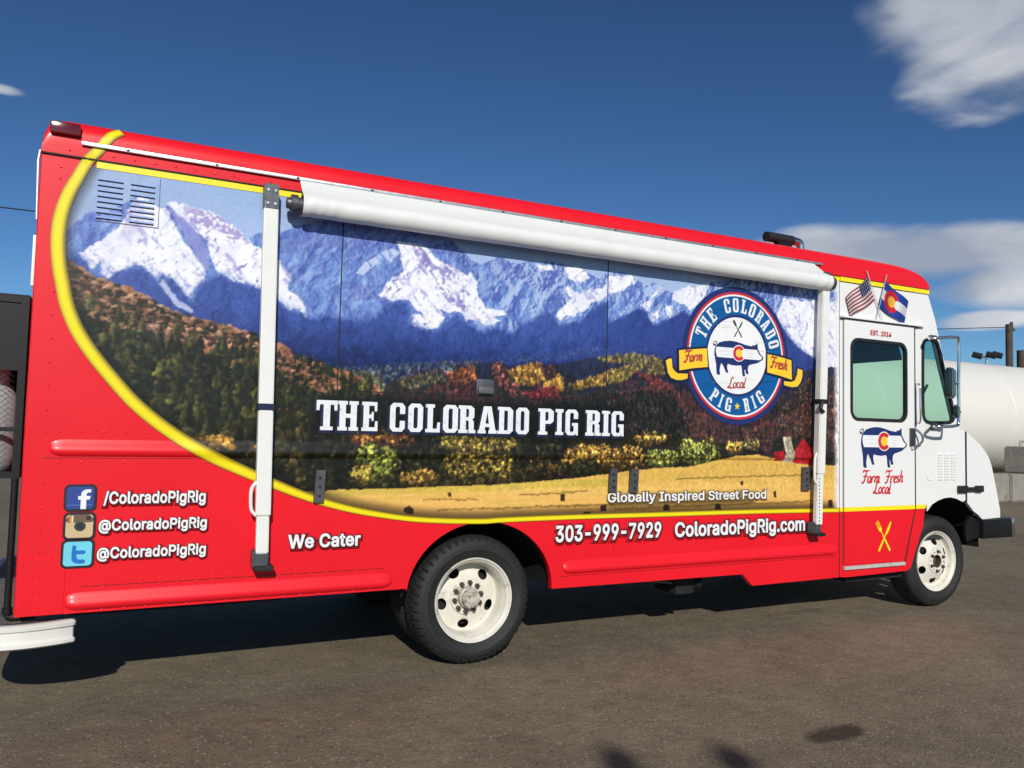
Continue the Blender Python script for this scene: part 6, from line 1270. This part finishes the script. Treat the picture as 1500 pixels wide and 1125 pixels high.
CH = empty('pipe_railing', (19.95, 7.35, 1.355)); tag(CH, 'low galvanised pipe railing with clamps on top of the concrete blocks', 'railing')
tube('rail_pipe', [(-1.45, 0, 0.13), (3.0, 0, 0.13)], 0.024, ALU, CH, seg=8)
for x in (-1.5, 0.4, 2.2): tube('rail_post', [(x, 0, 0.0), (x, 0, 0.16)], 0.03, ALU, CH, seg=8)
tube('rail_chain', catmull([(-1.4, -0.05, 0.12), (-1.1, -0.06, 0.03), (-0.8, -0.05, 0.11), (-0.3, -0.05, 0.12)], 4), 0.022, ALU, CH, seg=6)
def pole(name, x, y, h, r, label, arms=False):
    P = empty(name, (x, y, 0)); tag(P, label, 'utility pole', 'wooden poles behind the tank')
    tube('pole_shaft', [(0, 0, 0), (0, 0, h*0.5), (0, 0, h)], [r*1.2, r*1.08, r], WOODP, P, seg=12)
    if arms:
        tube('insulator', [(0.18, 0, h-0.15), (0.18, 0, h+0.12)], 0.07, GALV, P, seg=8); box('cross_arm', -0.1, 0.35, -0.06, 0.06, h-0.28, h-0.16, WOODP, P)
    return P
pole('utility_pole', 32.38, 15.83, 6.58, 0.14, 'tall dark wooden utility pole carrying a wire behind the tank', True)
pole('utility_pole', 32.9, 15.60, 5.45, 0.20, 'short thick wooden pole stub beside the taller utility pole')
FP = empty('floodlight_pole', (48.94, 27.1, 0)); tag(FP, 'slim pole with twin dark floodlights rising behind the tank', 'floodlight', 'yard floodlights')
tube('light_pole', [(0, 0, 0), (0, 0, 6.9)], 0.09, ALU, FP, seg=8)
tube('cross_bar', [(-0.3, 0.47, 7.0), (0.28, -0.45, 7.0)], 0.05, ALU, FP, seg=6)
for sx, sy in ((-0.28, 0.45), (0.14, -0.22), (0.32, -0.52)):
    o = box('floodlight_head', -0.28, 0.28, -0.3, 0.3, -0.17, 0.17, BLACK, FP, bevel=0.05); o.location = (sx, sy, 7.12); o.rotation_euler = (rad(18), rad(-14), rad(30))
SHADOW_POLE = empty('floodlight_pole', (-2.92, -12.0, 0)); tag(SHADOW_POLE, 'added twin floodlight pole, unseen behind the camera, put there to cast two soft shadows on the asphalt', 'floodlight', 'yard floodlights')  # unseen stand-in added behind the camera, only for the two shadows its heads cast
tube('light_pole', [(0, 0, 0), (0, 0, 5.5)], 0.06, ALU, SHADOW_POLE, seg=8)
tube('cross_bar', [(-0.26, 0.09, 5.6), (0, 0, 5.5), (0.25, -0.09, 5.6)], 0.03, ALU, SHADOW_POLE, seg=6)
for sx, sy in ((-0.26, 0.09), (0.25, -0.09)):
    o = box('floodlight_head', -0.07, 0.07, -0.07, 0.07, -0.07, 0.08, BLACK, SHADOW_POLE, bevel=0.03); o.location = (sx, sy, 5.95); o.rotation_euler = (rad(18), rad(-14), rad(30))
def wire(pts, r, label):
    o = tube('overhead_wire', catmull(pts, 8), r, BLACK, None, seg=5); tag(o, label, 'wire', 'overhead wires')
wire([(32.4, 15.8, 6.45), (23, 21.8, 6.15), (14, 27.2, 6.7), (5, 32.6, 8.3)], 0.018, 'thin overhead wire running from the tall wooden pole')
wire([(-44, 50, 15.5), (-16, 40, 11.9), (-6.2, 36, 10.75), (5, 32.6, 10.4)], 0.03, 'thin dark overhead wire sagging behind the truck rear')
